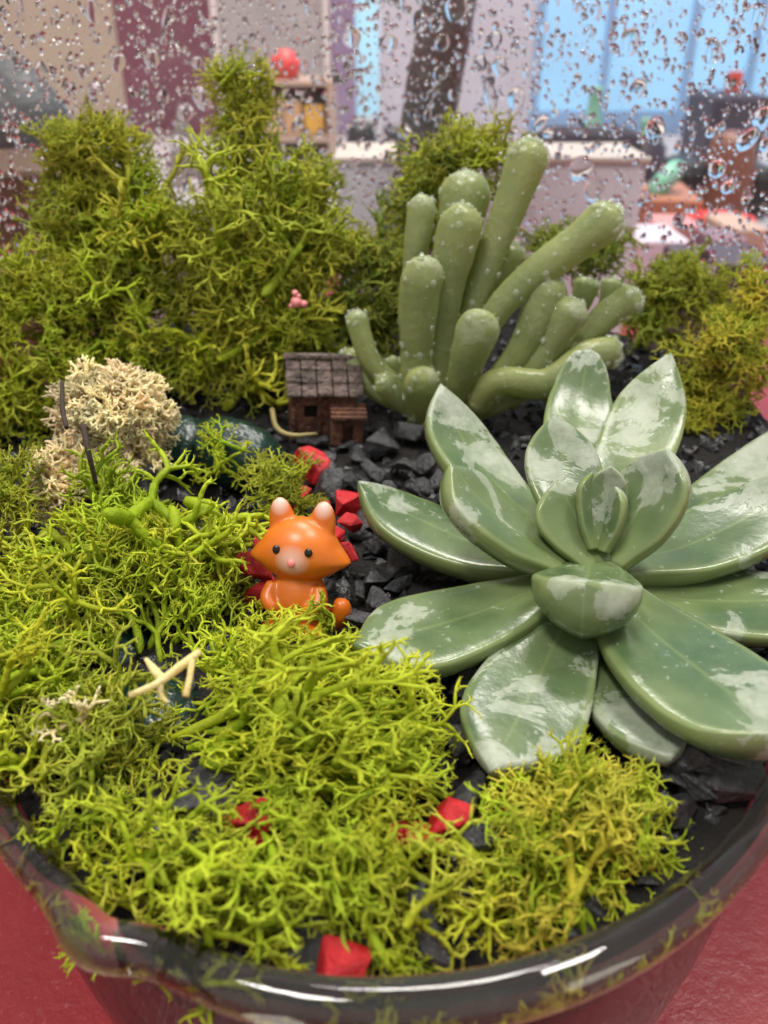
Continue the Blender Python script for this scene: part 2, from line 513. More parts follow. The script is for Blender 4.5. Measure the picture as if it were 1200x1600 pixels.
for _ in range(1500):
    th = math.pi + rng.uniform(-1.25, 1.25)
    z = rng.uniform(2.2, 7.6)
    if z > zrim(th) - .5: continue
    if math.sin(th) > 0 and rng.random() < .35: continue      # the right half of the back glass is wetter
    r = .032 + .05 * rng.random() ** 1.5
    M = drop_matrix(th, z, r, 1 + rng.uniform(0, .35), rng.gauss(0, .4))
    vv_, ff_ = MIDG[rng.randrange(3)]; n0 = len(tv)
    tv += [M @ q for q in vv_]; tf += [tuple(i + n0 for i in q) for q in ff_]
for _ in range(7000):
    th = math.pi + rng.uniform(-1.35, 1.35)
    z = rng.uniform(1.8, 8.4)
    if z > zrim(th) - .5: continue
    r = .012 + .055 * rng.random() ** 2
    M = drop_matrix(th, z, r, 1 + rng.uniform(0, .6), rng.gauss(0, .4))
    n0 = len(tv)
    tv += [M @ Vector(q) for q in small]; tf += [tuple(i + n0 for i in q) for q in sf]
beads = obj('condensation', mesh('condensation', [tuple(p) for p in tv], tf, M_WATER, True, 1.0), ves)
tag(beads, kind='stuff')

# ------------------------------------------------------------------ filling: red fill carrying the table's reflection, soil, gravel
def ground(x, y):
    g = .22 * noise.noise(Vector((x * .5, y * .5, 3))) + .12 * noise.noise(Vector((x * 1.4, y * 1.4, 9)))
    g -= .25 * max(0, -y - 4.5) * .4
    g += .12 * max(0, y - 2)
    return g - .1
vv, ff = [], []
NA, NQ = 120, 30
for i in range(NA):
    th = 2 * math.pi * i / NA
    for j in range(NQ + 1):
        k = j / NQ
        p = wall_pt(th, -.3, .972 * k)
        vv.append((p.x, p.y, ground(p.x, p.y)))
for i in range(NA):
    i2 = (i + 1) % NA
    for j in range(NQ):
        ff.append((i*(NQ+1) + j, i*(NQ+1) + j + 1, i2*(NQ+1) + j + 1, i2*(NQ+1) + j))
n0 = len(vv)
for i in range(NA):                       # the soil's side against the glass
    th = 2 * math.pi * i / NA
    e_ = vv[i*(NQ+1) + NQ]
    for k in range(5):
        z = e_[2] + (-1.44 - e_[2]) * k / 4
        q = wall_pt(th, z, .967 if k else .972)
        vv.append((q.x, q.y, z) if k else e_)
for i in range(NA):
    i2 = (i + 1) % NA
    for k in range(4):
        ff.append((n0 + i*5 + k, n0 + i*5 + k + 1, n0 + i2*5 + k + 1, n0 + i2*5 + k))
tag(obj('soil', mesh('soil', vv, ff, M_SOIL)), 'dark damp soil bed inside the terrarium', 'soil', kind='structure')
vv, ff = [], []
zs = np.linspace(ZB + .08, -1.45, 24)
for i in range(NA):
    th = 2 * math.pi * i / NA
    for z in zs:
        vv.append(tuple(wall_pt(th, z, .965)))
for i in range(NA):
    i2 = (i + 1) % NA
    for j in range(len(zs) - 1):
        ff.append((i*24 + j, i2*24 + j, i2*24 + j + 1, i*24 + j + 1))
ff.append(tuple(i*24 for i in range(NA))[::-1])
tag(obj('red_fill', mesh('red_fill', vv, ff, M_REDFILL)), 'deep red sand layer filling the lower half of the glass', 'red_fill', kind='structure')

def hull_stone(seed, n=11, stretch=(1, 1, 1), bev=.07):
    rg = random.Random(seed)
    bm = bmesh.new()
    for _ in range(n):
        d = Vector((rg.gauss(0, 1), rg.gauss(0, 1), rg.gauss(0, 1))).normalized() * rg.uniform(.78, 1.05)
        bm.verts.new((d.x * stretch[0], d.y * stretch[1], d.z * stretch[2]))
    res = bmesh.ops.convex_hull(bm, input=bm.verts[:])
    bmesh.ops.delete(bm, geom=[v for v in bm.verts if not v.link_faces], context='VERTS')
    bmesh.ops.dissolve_limit(bm, angle_limit=.12, verts=bm.verts[:], edges=bm.edges[:])
    if bev: bmesh.ops.bevel(bm, geom=bm.edges[:], offset=bev, segments=1, affect='EDGES', profile=.5, clamp_overlap=True)
    bmesh.ops.recalc_face_normals(bm, faces=bm.faces)
    return bm
def stone_mesh(name, seed, mat, **kw):
    bm = hull_stone(seed, **kw)
    for v in bm.verts: v.co *= S
    me = bpy.data.meshes.new(name); bm.to_mesh(me); bm.free()
    me.materials.append(mat)
    return me
BLK = [stone_mesh('black_stone', 100 + k, M_BLACK, n=10 + k % 4, stretch=((1, .8, .7), (1, .6, .5), (1, 1, .7), (1, .45, .4))[k % 4], bev=.035) for k in range(12)]
REDS = [stone_mesh('red_stone', 300 + k, M_RED, n=13, stretch=((1, .8, .75), (1, .75, .7), (1, .9, .8))[k % 3], bev=.06) for k in range(8)]
def put_stone(name, me, p, r, rot, label, cat, group):
    o = obj(name, me, None, p)
    o.scale = (r, r, r)
    o.rotation_euler = rot
    return tag(o, label, cat, group)

# loose small gravel that fills the gaps: one mass
rg = random.Random(5)
gv, gf = [], []
GB = []
for k in range(6):
    b = hull_stone(700 + k, 8, (1, .8, .6), 0)
    b.verts.ensure_lookup_table()
    GB.append(([v.co.copy() for v in b.verts], [tuple(v.index for v in f.verts) for f in b.faces])); b.free()
for _ in range(2600):
    th = rg.uniform(0, 2 * math.pi); k = math.sqrt(rg.random()) * .95
    p = wall_pt(th, -.3, k)
    r = rg.uniform(.08, .22)
    M = Matrix.Translation((p.x, p.y, ground(p.x, p.y) + r * .1)) @ Matrix.Rotation(rg.uniform(0, 6), 4, (rg.gauss(0, 1), rg.gauss(0, 1), rg.gauss(0, 1))) @ Matrix.Scale(r, 4)
    v, f = GB[rg.randrange(6)]; n0 = len(gv)
    gv += [tuple(M @ q) for q in v]; gf += [tuple(i + n0 for i in q) for q in f]
tag(obj('gravel', mesh('gravel', gv, gf, M_BLACK, False)), 'fine black gravel strewn over the soil', 'gravel', kind='stuff')

# single black stones:  px, py, size, lift
black = [
 (600,690,.36),(560,712,.26),(640,672,.30),(585,735,.30),(628,735,.26),(672,722,.30),(520,762,.34),(610,770,.26),(655,765,.22),(700,700,.22),
 (575,810,.24),(560,835,.20),(588,850,.24),(590,900,.33),(625,880,.28),(560,925,.22),(555,975,.30),(600,945,.24),(545,755,.2),(500,690,.22),(535,690,.24),(480,690,.18),
 (640,840,.22),(620,915,.20),(690,755,.22),(720,735,.2),(575,780,.2),(530,880,.2)]
blackf = [(345,1225,.30),(310,1262,.30),(330,1318,.24),(430,1250,.34),(360,1270,.25),(735,1312,.34),(700,1432,.40),(740,1240,.3),(700,1345,.22),(560,1300,.2),(430,1330,.24),(540,1290,.22),(480,1480,.3),(620,1290,.2)]
blackr = [(1080,1180,.34),(1135,1165,.40),(1150,1215,.34),(1090,1235,.28),(1115,1205,.30),(1060,1260,.26),(1170,1150,.28),(1040,1215,.24),(1000,1180,.24),(960,1130,.25),(740,1060,.3),(700,1020,.25),(720,1150,.28),(670,1000,.24),(760,1000,.3),(800,1020,.28)]
rg = random.Random(21)
for lst, lab, grp in ((black, 'small angular black stone in the patch between house, fox and rosette', 'black stones beside the fox'),
                      (blackf, 'angular black stone showing through gaps in the front lime moss', 'black stones under the front moss'),
                      (blackr, 'shiny black stone chip lying under the rosette leaves', 'black stones under the rosette')):
    for i, (px, py, r) in enumerate(lst):
        if lst is black:
            lab = ('angular black stone at the foot of the finger leaved succulent' if px >= 615 and py < 780 else
                   'angular black stone in front of the miniature house' if py < 725 else
                   'angular black stone among the red stones behind the fox' if py < 830 and px < 600 else
                   'angular black stone right of the fox head' if py < 905 and px < 615 else
                   'angular black stone beside the fox tail' if px < 615 else 'angular black stone under the left tip of the rosette')
        elif lst is blackf:
            lab = ('black stone in the open gap left of the red pair in the front moss' if px < 440 and py < 1330 else
                   'black stone between the front right moss clump and its neighbour' if px >= 690 else 'black stone deep under the front centre moss')
        else:
            lab = ('shiny black chip under the lowest right rosette leaf near the lip' if px >= 1030 else
                   'shiny black chip in the shade under the left rosette leaves' if px < 820 else 'shiny black chip right below the hanging rosette leaf')
        p = at_z(px, py, 0.1); r *= 1.35; z = ground(p.x, p.y) + r * .5
        p = at_z(px, py, z)
        put_stone('black_stone', BLK[(i * 5 + len(lst)) % 12], p, r, (rg.uniform(-.5, .5), rg.uniform(-.5, .5), rg.uniform(0, 6.28)), lab, 'stone', grp)
reds = [
 (488,726,.34,'large red stone in front of the miniature house'),(472,772,.22,'red stone half hidden behind moss tips left of the black patch'),
 (541,785,.25,'red stone nearest the left tip of the rosette, upper of the pair'),(549,815,.18,'red stone under the pair beside the left rosette tip'),
 (548,860,.20,'bright red stone touching the right side of the fox head'),(512,832,.26,'red stone just behind the right ear of the fox'),
 (400,885,.26,'red stone beside the left cheek of the fox'),(425,845,.22,'red stone behind the left ear of the fox'),(410,925,.24,'red stone at the left flank of the fox'),
 (392,1275,.28,'red stone in the front moss above a split red stone'),(405,1318,.22,'red stone just below another in the left front moss'),
 (545,1322,.20,'small red stone buried in the middle of the front moss'),(628,1318,.25,'round red stone among moss strands at front centre'),(665,1305,.26,'red stone wedged between two others at front centre'),
 (702,1285,.26,'red stone at the right end of the front row'),(528,1500,.27,'large red stone against the front glass lip'),
 (432,1112,.22,'red stone glimpsed under the big central moss clump'),(500,1165,.22,'red stone deep under the middle moss strands'),(795,1270,.12,'tiny red chip inside the right front moss clump'),
 (505,795,.17,'small red stone between the upper red pair and the black stones'),(458,800,.2,'red stone under the small moss tuft above the fox'),(528,838,.18,'red stone squeezed between two others right behind the fox'),(445,815,.18,'red stone peeping out behind the fox ears'),
 (345,905,.2,'red stone behind moss left of the fox'),(515,1395,.18,'dark red stone low in the bottom moss'),(480,1110,.18,'red chip under the stems of the central moss')]
for i, (px, py, r, lab) in enumerate(reds):
    p = at_z(px, py, .15); r *= 1.35 if i < 9 else 1.2; z = ground(p.x, p.y) + r * 1.0 + {3: .15, 4: .42, 5: .5, 6: .3, 7: .45}.get(i, 0)
    p = at_z(px, py, z)
    put_stone('red_stone', REDS[i % 8], p, r, (rg.uniform(-.4, .4), rg.uniform(-.4, .4), rg.uniform(0, 6.28)), lab, 'stone', 'red stones')
bs = stone_mesh('brown_stone', 901, M_BROWNST, n=26, bev=.12)
put_stone('brown_stone', bs, at_z(672, 676, .2), .22, (0, 0, 0), 'rounded reddish brown pebble at the foot of the finger leaved succulent', 'stone', None)

# ------------------------------------------------------------------ moss
def sprig_mesh(name, seed, mat, levels=5, spread=(28, 52), rad=.06, lens=(.30, .26, .22, .18, .13), p3=.15, side=.25, curl=.5, taper=(.74, .90), tip=.05, lift=.10):
    """one coral-like moss sprig: curved forking tubes with tiny forked tips, one unit long"""
    rg = random.Random(seed)
    V, F, U = [], [], []
    def ring(p, d, r, n, u, ref):
        a = (ref - d * ref.dot(d))
        a = a.normalized() if a.length > 1e-4 else d.orthogonal().normalized()
        b = d.cross(a); i0 = len(V)
        for k in range(n):
            t = 2 * math.pi * k / n
            V.append(p + a * (r * math.cos(t)) + b * (r * math.sin(t))); U.append((u, 0))
        return i0
    def conn(i, j, n):
        for k in range(n): F.append((i + k, i + (k+1) % n, j + (k+1) % n, j + k))
    def grow(p, d, r, lv):
        L = lens[lv] * rg.uniform(.6, 1.35)
        n = 6 if lv < 2 else 5
        last = lv == levels - 1
        u0, u1 = lv / levels, (lv + 1) / levels
        bend = Vector((rg.gauss(0, curl), rg.gauss(0, curl), rg.gauss(0, curl))); bend -= d * bend.dot(d)
        ns = 3
        ref = d.orthogonal()
        prev = None; q = p - d * r * .5; dd = d.copy()
        mid = p
        r1 = r * (.62 if last else .9)
        for k in range(ns + 1):
            t = k / ns
            rr = (r + (r1 - r) * t) * (1 + rg.uniform(-.12, .12)) * (.45 if lv == 0 and k == 0 else 1)
            x = ring(q, dd, rr, n, u0 + (u1 - u0) * t, ref)
            if prev is not None: conn(prev, x, n)
            elif lv == 0: F.append(tuple(range(x + n - 1, x - 1, -1)))
            prev = x
            if k == 1: mid, md = q.copy(), dd.copy()
            if k < ns:
                dd = (dd + bend * (1.0 / ns)).normalized(); q = q + dd * (L / ns + (r * .5 / ns))
        e = q
        V.append(e + dd * r1 * .7); U.append((u1, 0)); c = len(V) - 1
        for k in range(n): F.append((prev + k, prev + (k+1) % n, c))
        if last:
            a0 = dd.orthogonal().normalized(); a0.rotate(Quaternion(dd, rg.uniform(0, 6.28)))
            m = rg.choice((2, 2, 3))
            for c in range(m):
                a = a0.copy(); a.rotate(Quaternion(dd, 2 * math.pi * c / m + rg.gauss(0, .4)))
                sd = (dd * .9 + a * rg.uniform(.5, .9)).normalized(); tl = tip * rg.uniform(.5, 1.3)
                x = ring(e - dd * r1 * .4, sd, r1 * .62, 4, .92, ref); y = ring(e + sd * tl * .6, sd, r1 * .42, 4, .97, ref); conn(x, y, 4)
                V.append(e + sd * tl); U.append((1, 0)); z_ = len(V) - 1
                for k in range(4): F.append((y + k, y + (k+1) % 4, z_))
            return
        if rg.random() < side and lv >= 1:
            a = Vector((rg.gauss(0, 1), rg.gauss(0, 1), rg.gauss(0, 1))); a = (a - md * a.dot(md)).normalized()
            grow(mid, (md * .5 + a).normalized(), r * .62, max(lv + 1, levels - 2))
        nc = 3 if rg.random() < p3 else 2
        ax = dd.orthogonal().normalized(); ax.rotate(Quaternion(dd, rg.uniform(0, 6.28)))
        for c in range(nc):
            a = ax.copy(); a.rotate(Quaternion(dd, 2 * math.pi * c / nc + rg.gauss(0, .3)))
            ang = R(rg.uniform(*spread))
            nd = (dd * math.cos(ang) + a * math.sin(ang) + Vector((0, 0, lift))).normalized()
            grow(e, nd, r * rg.uniform(*taper), lv + 1)
    grow(Vector((0, 0, 0)), Vector((0, 0, 1)), rad, 0)
    zmax = max(v.z for v in V)
    return mesh(name, [tuple(v / zmax) for v in V], F, mat, True, S, uv=U)
def sprig_set(base, n, mat, **kw): return [sprig_mesh('sprig', base + k, mat, **kw) for k in range(n)]
OPEN = dict(levels=7, spread=(25, 52), rad=.056, lens=(.22, .21, .185, .155, .12, .09, .055), p3=.05, curl=.55, side=.15, taper=(.70, .83), tip=.034)
LONG = dict(levels=7, spread=(22, 46), rad=.052, lens=(.32, .27, .22, .17, .13, .095, .06), p3=.05, curl=.55, side=.2, taper=(.70, .84), tip=.034)
DENSE = dict(levels=7, spread=(24, 50), rad=.048, lens=(.22, .20, .175, .15, .12, .09, .055), p3=.05, curl=.5, side=.15, taper=(.70, .84), tip=.034)
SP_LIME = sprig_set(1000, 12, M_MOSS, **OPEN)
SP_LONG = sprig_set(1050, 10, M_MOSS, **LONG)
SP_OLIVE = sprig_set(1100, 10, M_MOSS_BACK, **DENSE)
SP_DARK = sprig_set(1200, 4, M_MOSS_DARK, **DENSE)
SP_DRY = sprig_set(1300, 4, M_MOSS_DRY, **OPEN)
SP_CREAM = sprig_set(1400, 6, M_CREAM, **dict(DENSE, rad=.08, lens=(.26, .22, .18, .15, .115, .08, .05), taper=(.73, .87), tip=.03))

def inside(p, lim=.955):
    if p.z < .3 and p.y < -4: lim -= .025
    th = math.atan2(p.x / VA, -(p.y - VCY) / VB)
    for _ in range(3):
        q = wall_pt(th, max(-5, p.z)); ax = q.x / math.sin(th) if abs(math.sin(th)) > 1e-3 else VA
        th = math.atan2(p.x / ax, -(p.y - VCY) / VB)
    q = wall_pt(th, max(-5, p.z))
    return math.hypot(p.x, p.y - VCY) < lim * math.hypot(q.x, q.y - VCY)
def clump(lobes, sets, label, seed, weights=None, group='moss clumps', name='moss_clump', tilt=.35, cat='moss', low=-.1, fans=()):
    """lobes: (centre, (rx, ry, rz), n, tilt bias vector or None)"""
    rg = random.Random(seed)
    c0 = Vector(lobes[0][0])
    root = empty(name, (c0.x, c0.y, 0), label, cat, group)
    origin = Vector((c0.x, c0.y, 0))
    for lobe in lobes:
        c, rad, n = Vector(lobe[0]), lobe[1], lobe[2]
        bias = Vector(lobe[3]) if len(lobe) > 3 and lobe[3] else Vector((0, 0, 0))
        sc = lobe[4] if len(lobe) > 4 else 1.0
        for i in range(n):
            while True:
                d = Vector((rg.gauss(0, 1), rg.gauss(0, 1), rg.gauss(0, 1))).normalized()
                if d.z > low and not (d.y > .45 and rg.random() < .6): break
            P = Vector((d.x * rad[0], d.y * rad[1], d.z * rad[2]))
            k = rg.uniform(.25, .62)
            nrm = Vector((d.x / rad[0], d.y / rad[1], d.z / rad[2])).normalized()
            ax = (nrm + bias + Vector((rg.gauss(0, tilt), rg.gauss(0, tilt), rg.gauss(0, tilt)))).normalized()
            if ax.dot(nrm) < .45: ax = (ax + nrm * 1.2).normalized()
            ln = max(.75, min(1.7, (1 - k) * P.length * rg.uniform(.9, 1.25))) * sc
            base = c + P - ax * ln * rg.uniform(.85, 1.02)
            if not inside(base + ax * ln): continue
            wt = rg.random()
            st = sets[0]
            acc = 0
            if weights:
                for s_, w_ in zip(sets, weights):
                    acc += w_
                    if wt < acc: st = s_; break
            o = obj('sprig', st[rg.randrange(len(st))], root)
            q = Vector((0, 0, 1)).rotation_difference(ax) @ Quaternion((0, 0, 1), rg.uniform(0, 6.28))
            wid = ln * rg.uniform(.85, 1.15)
            o.matrix_local = Matrix.Translation((base - origin) * S) @ q.to_matrix().to_4x4() @ Matrix.Diagonal((wid, wid, ln, 1))
    for A, B_, jit, n, st, wk in fans:        # stems lying over the mat: from around A towards around B
        for i in range(n):
            a = Vector(A) + Vector((rg.gauss(0, jit), rg.gauss(0, jit), rg.gauss(0, .08) - .18))
            b = Vector(B_) + Vector((rg.gauss(0, jit), rg.gauss(0, jit), rg.gauss(0, .12)))
            ln = (b - a).length
            if not inside(b, .97): continue
            q = Vector((0, 0, 1)).rotation_difference((b - a).normalized()) @ Quaternion((0, 0, 1), rg.uniform(0, 6.28))
            o = obj('sprig', st[rg.randrange(len(st))], root)
            o.matrix_local = Matrix.Translation((a - origin) * S) @ q.to_matrix().to_4x4() @ Matrix.Diagonal((ln * wk, ln * wk, ln, 1))
    return root

# back row, leaning on the glass
B = 1.25
clump([(at_y(150,245,6.0),(1.15,.9,.85),34,None,1.05), (at_y(180,345,5.8),(1.4,1.0,1.1),36,None,1.1), (at_y(120,330,5.6),(.9,.8,1.2),20,None,B)], [SP_OLIVE], 'tall olive moss tower against the back glass, leftmost', 41, low=-.7)
clump([(at_y(378,165,6.4),(.6,.6,.85),22,None,1.0), (at_y(385,240,6.3),(.7,.7,1.0),22,None,1.0)], [SP_OLIVE], 'narrow moss tower rising highest on the back glass', 42, low=-.7)
clump([(at_y(300,420,5.2),(2.4,1.1,1.5),70,None,B), (at_y(420,400,5.2),(1.5,1.1,1.6),48,None,B), (at_y(475,310,5.9),(.65,.6,.75),18,None,1.0), (at_y(250,520,4.6),(2.3,1.0,1.1),40,None,B), (at_y(420,520,4.6),(1.1,.9,1.1),24,None,B), (at_y(330,585,4.1),(1.4,.7,.7),26,None,1.1), (at_y(190,580,4.0),(1.0,.7,.8),16,None,1.1), (at_y(465,565,4.7),(.8,.5,.8),16,None,1.1)],
      [SP_OLIVE, SP_LIME], 'broad olive moss bank behind the cream moss', 43, [.75, .25], low=-.5)
clump([(at_y(30,540,3.8),(1.5,1.2,1.6),40,None,B), (at_y(90,470,4.4),(1.0,.9,1.0),20,None,B), (at_y(20,650,3.0),(1.1,1.0,1.1),26,None,B)], [SP_OLIVE, SP_LIME], 'moss mound at the left edge beside the cream moss', 44, [.7, .3], low=-.4)
clump([(at_y(590,445,5.8),(.95,.8,1.2),28,None,B), (at_y(560,500,5.4),(.9,.7,1.0),20,None,B)], [SP_DARK, SP_OLIVE], 'dark green moss behind the miniature house', 45, [.65, .35], low=-.6)
clump([(at_y(725,270,6.6),(1.2,.7,.9),26,None,B), (at_y(665,345,6.4),(.75,.7,.7),16,None,B)], [SP_OLIVE, SP_DARK], 'moss crest behind the tallest finger leaves', 46, [.75, .25], low=-.6)
clump([(at_y(900,395,6.6),(1.1,.7,.75),30)], [SP_DARK], 'dark rounded moss tuft behind the right finger leaf', 47, low=-.6)
clump([(at_y(1065,470,5.4),(1.1,.8,.9),28,None,B), (at_y(1010,520,5.2),(.6,.6,.6),7,None,B)], [SP_DARK, SP_OLIVE], 'darker moss tuft at right behind the pale yellow one', 48, [.4, .6], low=-.5)
clump([(at_y(1140,565,4.0),(1.1,.9,1.1),40,None,B), (at_y(1190,470,4.6),(.7,.7,.9),14,None,B), (at_y(1090,640,3.4),(1.0,.7,.6),20,None,1.1)], [SP_OLIVE, SP_DRY], 'yellowish moss clump at the right edge above the rosette', 49, [.6, .4], low=-.6)
# middle left
clump([(at_z(285,865,.45),(1.2,1.0,.6),23,None,1.65), (at_z(130,870,.5),(1.3,1.1,.75),24,None,1.65), (at_z(340,715,.6),(.4,.4,.6),4)], [SP_LIME, SP_LONG, SP_OLIVE], 'large lime moss mat left of the fox', 51, [.6, .25, .15], tilt=.6,
      fans=[(at_z(250,1010,.2), at_z(245,880,.75), .25, 6, SP_LONG, .8), (at_z(300,1000,.2), at_z(310,900,.6), .18, 4, SP_LONG, .7)])
clump([(at_z(425,770,.35),(.6,.65,.55),12)], [SP_OLIVE, SP_LIME], 'small moss tuft between green glaze and red stones', 52, [.6, .4])
clump([(at_z(25,790,.7),(.6,.7,.8),12)], [SP_OLIVE], 'small moss tuft below the cream moss at the left edge', 53)
clump([(at_z(50,1000,.3),(.9,.8,.55),15,None,1.5), (at_z(20,1080,.15),(.7,.6,.4),8,None,1.4)], [SP_LIME, SP_LONG, SP_OLIVE], 'moss with thick curved stems at the left edge', 54, [.4, .35, .25], tilt=.6,
      fans=[(at_z(150,990,.5), at_z(20,920,.8), .15, 3, SP_LONG, .8), (at_z(10,1090,.5), at_z(150,1000,.7), .15, 3, SP_LONG, .7)])
# front
clump([(at_z(420,1070,.3),(.8,.5,.4),10,(.4,.1,0),1.5), (at_z(580,1135,.2),(.85,.5,.4),10,(.6,0,0),1.5), (at_z(480,1015,.2),(.5,.25,.3),9)],
      [SP_LONG, SP_LIME, SP_OLIVE], 'big bright lime moss clump in front of the fox', 55, [.5, .35, .15], tilt=.6,
      fans=[(at_z(330,1130,.4), at_z(560,1085,.5), .2, 7, SP_LONG, .65), (at_z(390,1150,.4), at_z(640,1135,.55), .2, 9, SP_LONG, .65), (at_z(460,1170,.35), at_z(700,1150,.45), .18, 8, SP_LIME, .7),
            (at_z(350,1180,.35), at_z(560,1220,.5), .18, 5, SP_LONG, .65), (at_z(480,1200,.3), at_z(690,1220,.4), .16, 7, SP_LONG, .65)])
clump([(at_z(110,1180,.05),(.85,.7,.4),22,None,1.4), (at_z(215,1215,-.1),(.5,.4,.35),6,None,1.3), (at_z(50,1150,.1),(.6,.5,.35),10,None,1.2), (at_z(215,1345,-.2),(.5,.35,.3),12), (at_z(150,1290,-.2),(.5,.4,.3),12)], [SP_OLIVE, SP_LIME], 'olive moss clump along the left front lip', 56, [.5, .5], tilt=.6)
clump([(at_z(290,1375,-.15),(.8,.4,.35),10,(0,-.15,0),1.6), (at_z(470,1410,-.1),(.85,.4,.4),11,(0,-.2,0),1.6), (at_z(620,1420,-.15),(.55,.4,.35),9,(.1,-.2,0),1.45)],
      [SP_LONG, SP_LIME, SP_OLIVE], 'sprawling lime moss clump against the front lip', 57, [.35, .3, .35], tilt=.6,
      fans=[(at_z(200,1320,.1), at_z(400,1340,.4), .15, 4, SP_LONG, .75), (at_z(260,1390,.1), at_z(480,1390,.35), .18, 5, SP_LONG, .75), (at_z(430,1290,.4), at_z(560,1400,.3), .18, 4, SP_LONG, .8),
            (at_z(520,1290,.4), at_z(650,1400,.25), .15, 4, SP_LONG, .8), (at_z(380,1380,.1), at_z(360,1475,.05), .2, 7, SP_LIME, .9), (at_z(580,1430,0), at_z(600,1510,.15), .15, 7, SP_LIME, .8)])
clump([(at_z(890,1295,-.05),(.72,.55,.45),24,None,1.35), (at_z(970,1315,-.05),(.52,.5,.42),20,None,1.0), (at_z(830,1390,-.2),(.55,.4,.35),14,None,1.3)], [SP_LIME, SP_LONG, SP_DRY], 'rounded yellow green moss clump at front right', 58, [.35, .25, .4], tilt=.45,
      fans=[(at_z(880,1400,0), at_z(825,1260,.3), .15, 5, SP_LONG, .7)])
# cream moss
clump([(at_z(185,660,1.3),(.80,.78,.88),110,None,.9), (at_z(130,755,.7),(.7,.6,.55),46,None,.9)], [SP_CREAM], 'cream white moss ball with a dark twig through it', 59, group=None, cat='moss', low=-.5)

# ------------------------------------------------------------------ cream scraps, twig, glaze
def branchlet(name, pts, rads, mat, label, cat):
    v, f, uv = tube(catmull(pts, 14), np.interp(np.linspace(0, 1, 14), np.linspace(0, 1, len(rads)), rads), 8)
    return tag(obj(name, mesh(name, v, f, mat)), label, cat)
P = lambda px, py, z: tuple(at_z(px, py, z))
m = MB()
for pts, rads in (([P(203,1086,1.35), P(245,1068,1.45), P(280,1042,1.5), P(312,1018,1.55)], [.03, .035, .045, .035]),
                  ([P(300,1028,1.52), P(297,1055,1.45), P(290,1088,1.35)], [.04, .03, .035]),
                  ([P(255,1062,1.45), P(240,1045,1.5), P(228,1030,1.5)], [.045, .04, .02]),
                  ([P(250,1065,1.45), P(252,1085,1.35), P(262,1098,1.3)], [.04, .025, .015])):
    v, f, uv = tube(catmull(pts, 10), np.interp(np.linspace(0, 1, 10), np.linspace(0, 1, len(rads)), rads), 7); m.add(v, f)
tag(obj('moss_scrap', m.mesh('moss_scrap', M_CREAM, True)), 'pale forked moss scrap lying on the left lime moss', 'moss scrap')
scrap = obj('moss_scrap', SP_CREAM[2], None, at_z(140, 1150, .35))
scrap.rotation_euler = (R(-25), R(12), 1.2); scrap.scale = (.62, .62, .62)
tag(scrap, 'crumpled pale moss scrap near the left lip', 'moss scrap')
branchlet('twig', [P(97,598,2.3), P(98,640,2.2), P(104,668,2.1)], [.03, .035, .03], M_TWIG, 'short dark twig at the left side of the cream moss', 'twig')
branchlet('twig', [P(130,665,2.05), P(138,705,1.85), P(150,755,1.4)], [.045, .035, .03], M_TWIG, 'longer dark twig crossing the front of the cream moss', 'twig')
branchlet('dry_root', [P(425,640,.6), P(432,668,.5), P(455,680,.45), P(495,678,.4)], [.05, .05, .045, .03], M_STEM, 'dry tan root strand in front of the miniature house', 'root')
def glaze(px, py, z, rad, rotz, label):
    v, f = ico(4, (0, 0, 0), rad, Matrix.Rotation(rotz, 4, 'Z'))
    v = [p * (1 + .16 * noise.noise(p * 1.3 + Vector((px, 0, 0))) + .10 * abs(noise.noise(p * 2.6 + Vector((px, 4, 0))))) for p in v]
    o = obj('green_ceramic', mesh('green_ceramic', v, f, M_DKGREEN), None, at_z(px, py, z))
    tag(o, label, 'ceramic')
glaze(365, 715, .2, (.95, .65, .7), -.4, 'dark green glazed ceramic lump beside the miniature house')
glaze(290, 700, .3, (.45, .6, .55), .2, 'smaller dark green glazed lump next to the cream moss')
glaze(195, 1000, -.2, (.4, .7, .35), .2, 'dark green glazed pebble in a gap of the left moss')
glaze(235, 1125, -.25, (.7, .5, .35), .1, 'flat dark green glazed pebble under the forked moss scrap')
# pink flower specks in the moss bank
PK = plain('pink', (.72, .25, .25), .5)
m = MB()
for dx, dy, r in ((0, 0, .11), (12, 3, .07), (-2, -14, .06), (3, -9, .05), (-8, 6, .05)):
    v, f = ico(2, at_y(463 + dx, 472 + dy, 3.7), (r, r, r)); m.add(v, f)
tag(obj('pink_flower', m.mesh('pink_flower', PK, True)), 'tiny pink flower in the moss above the house', 'flower')

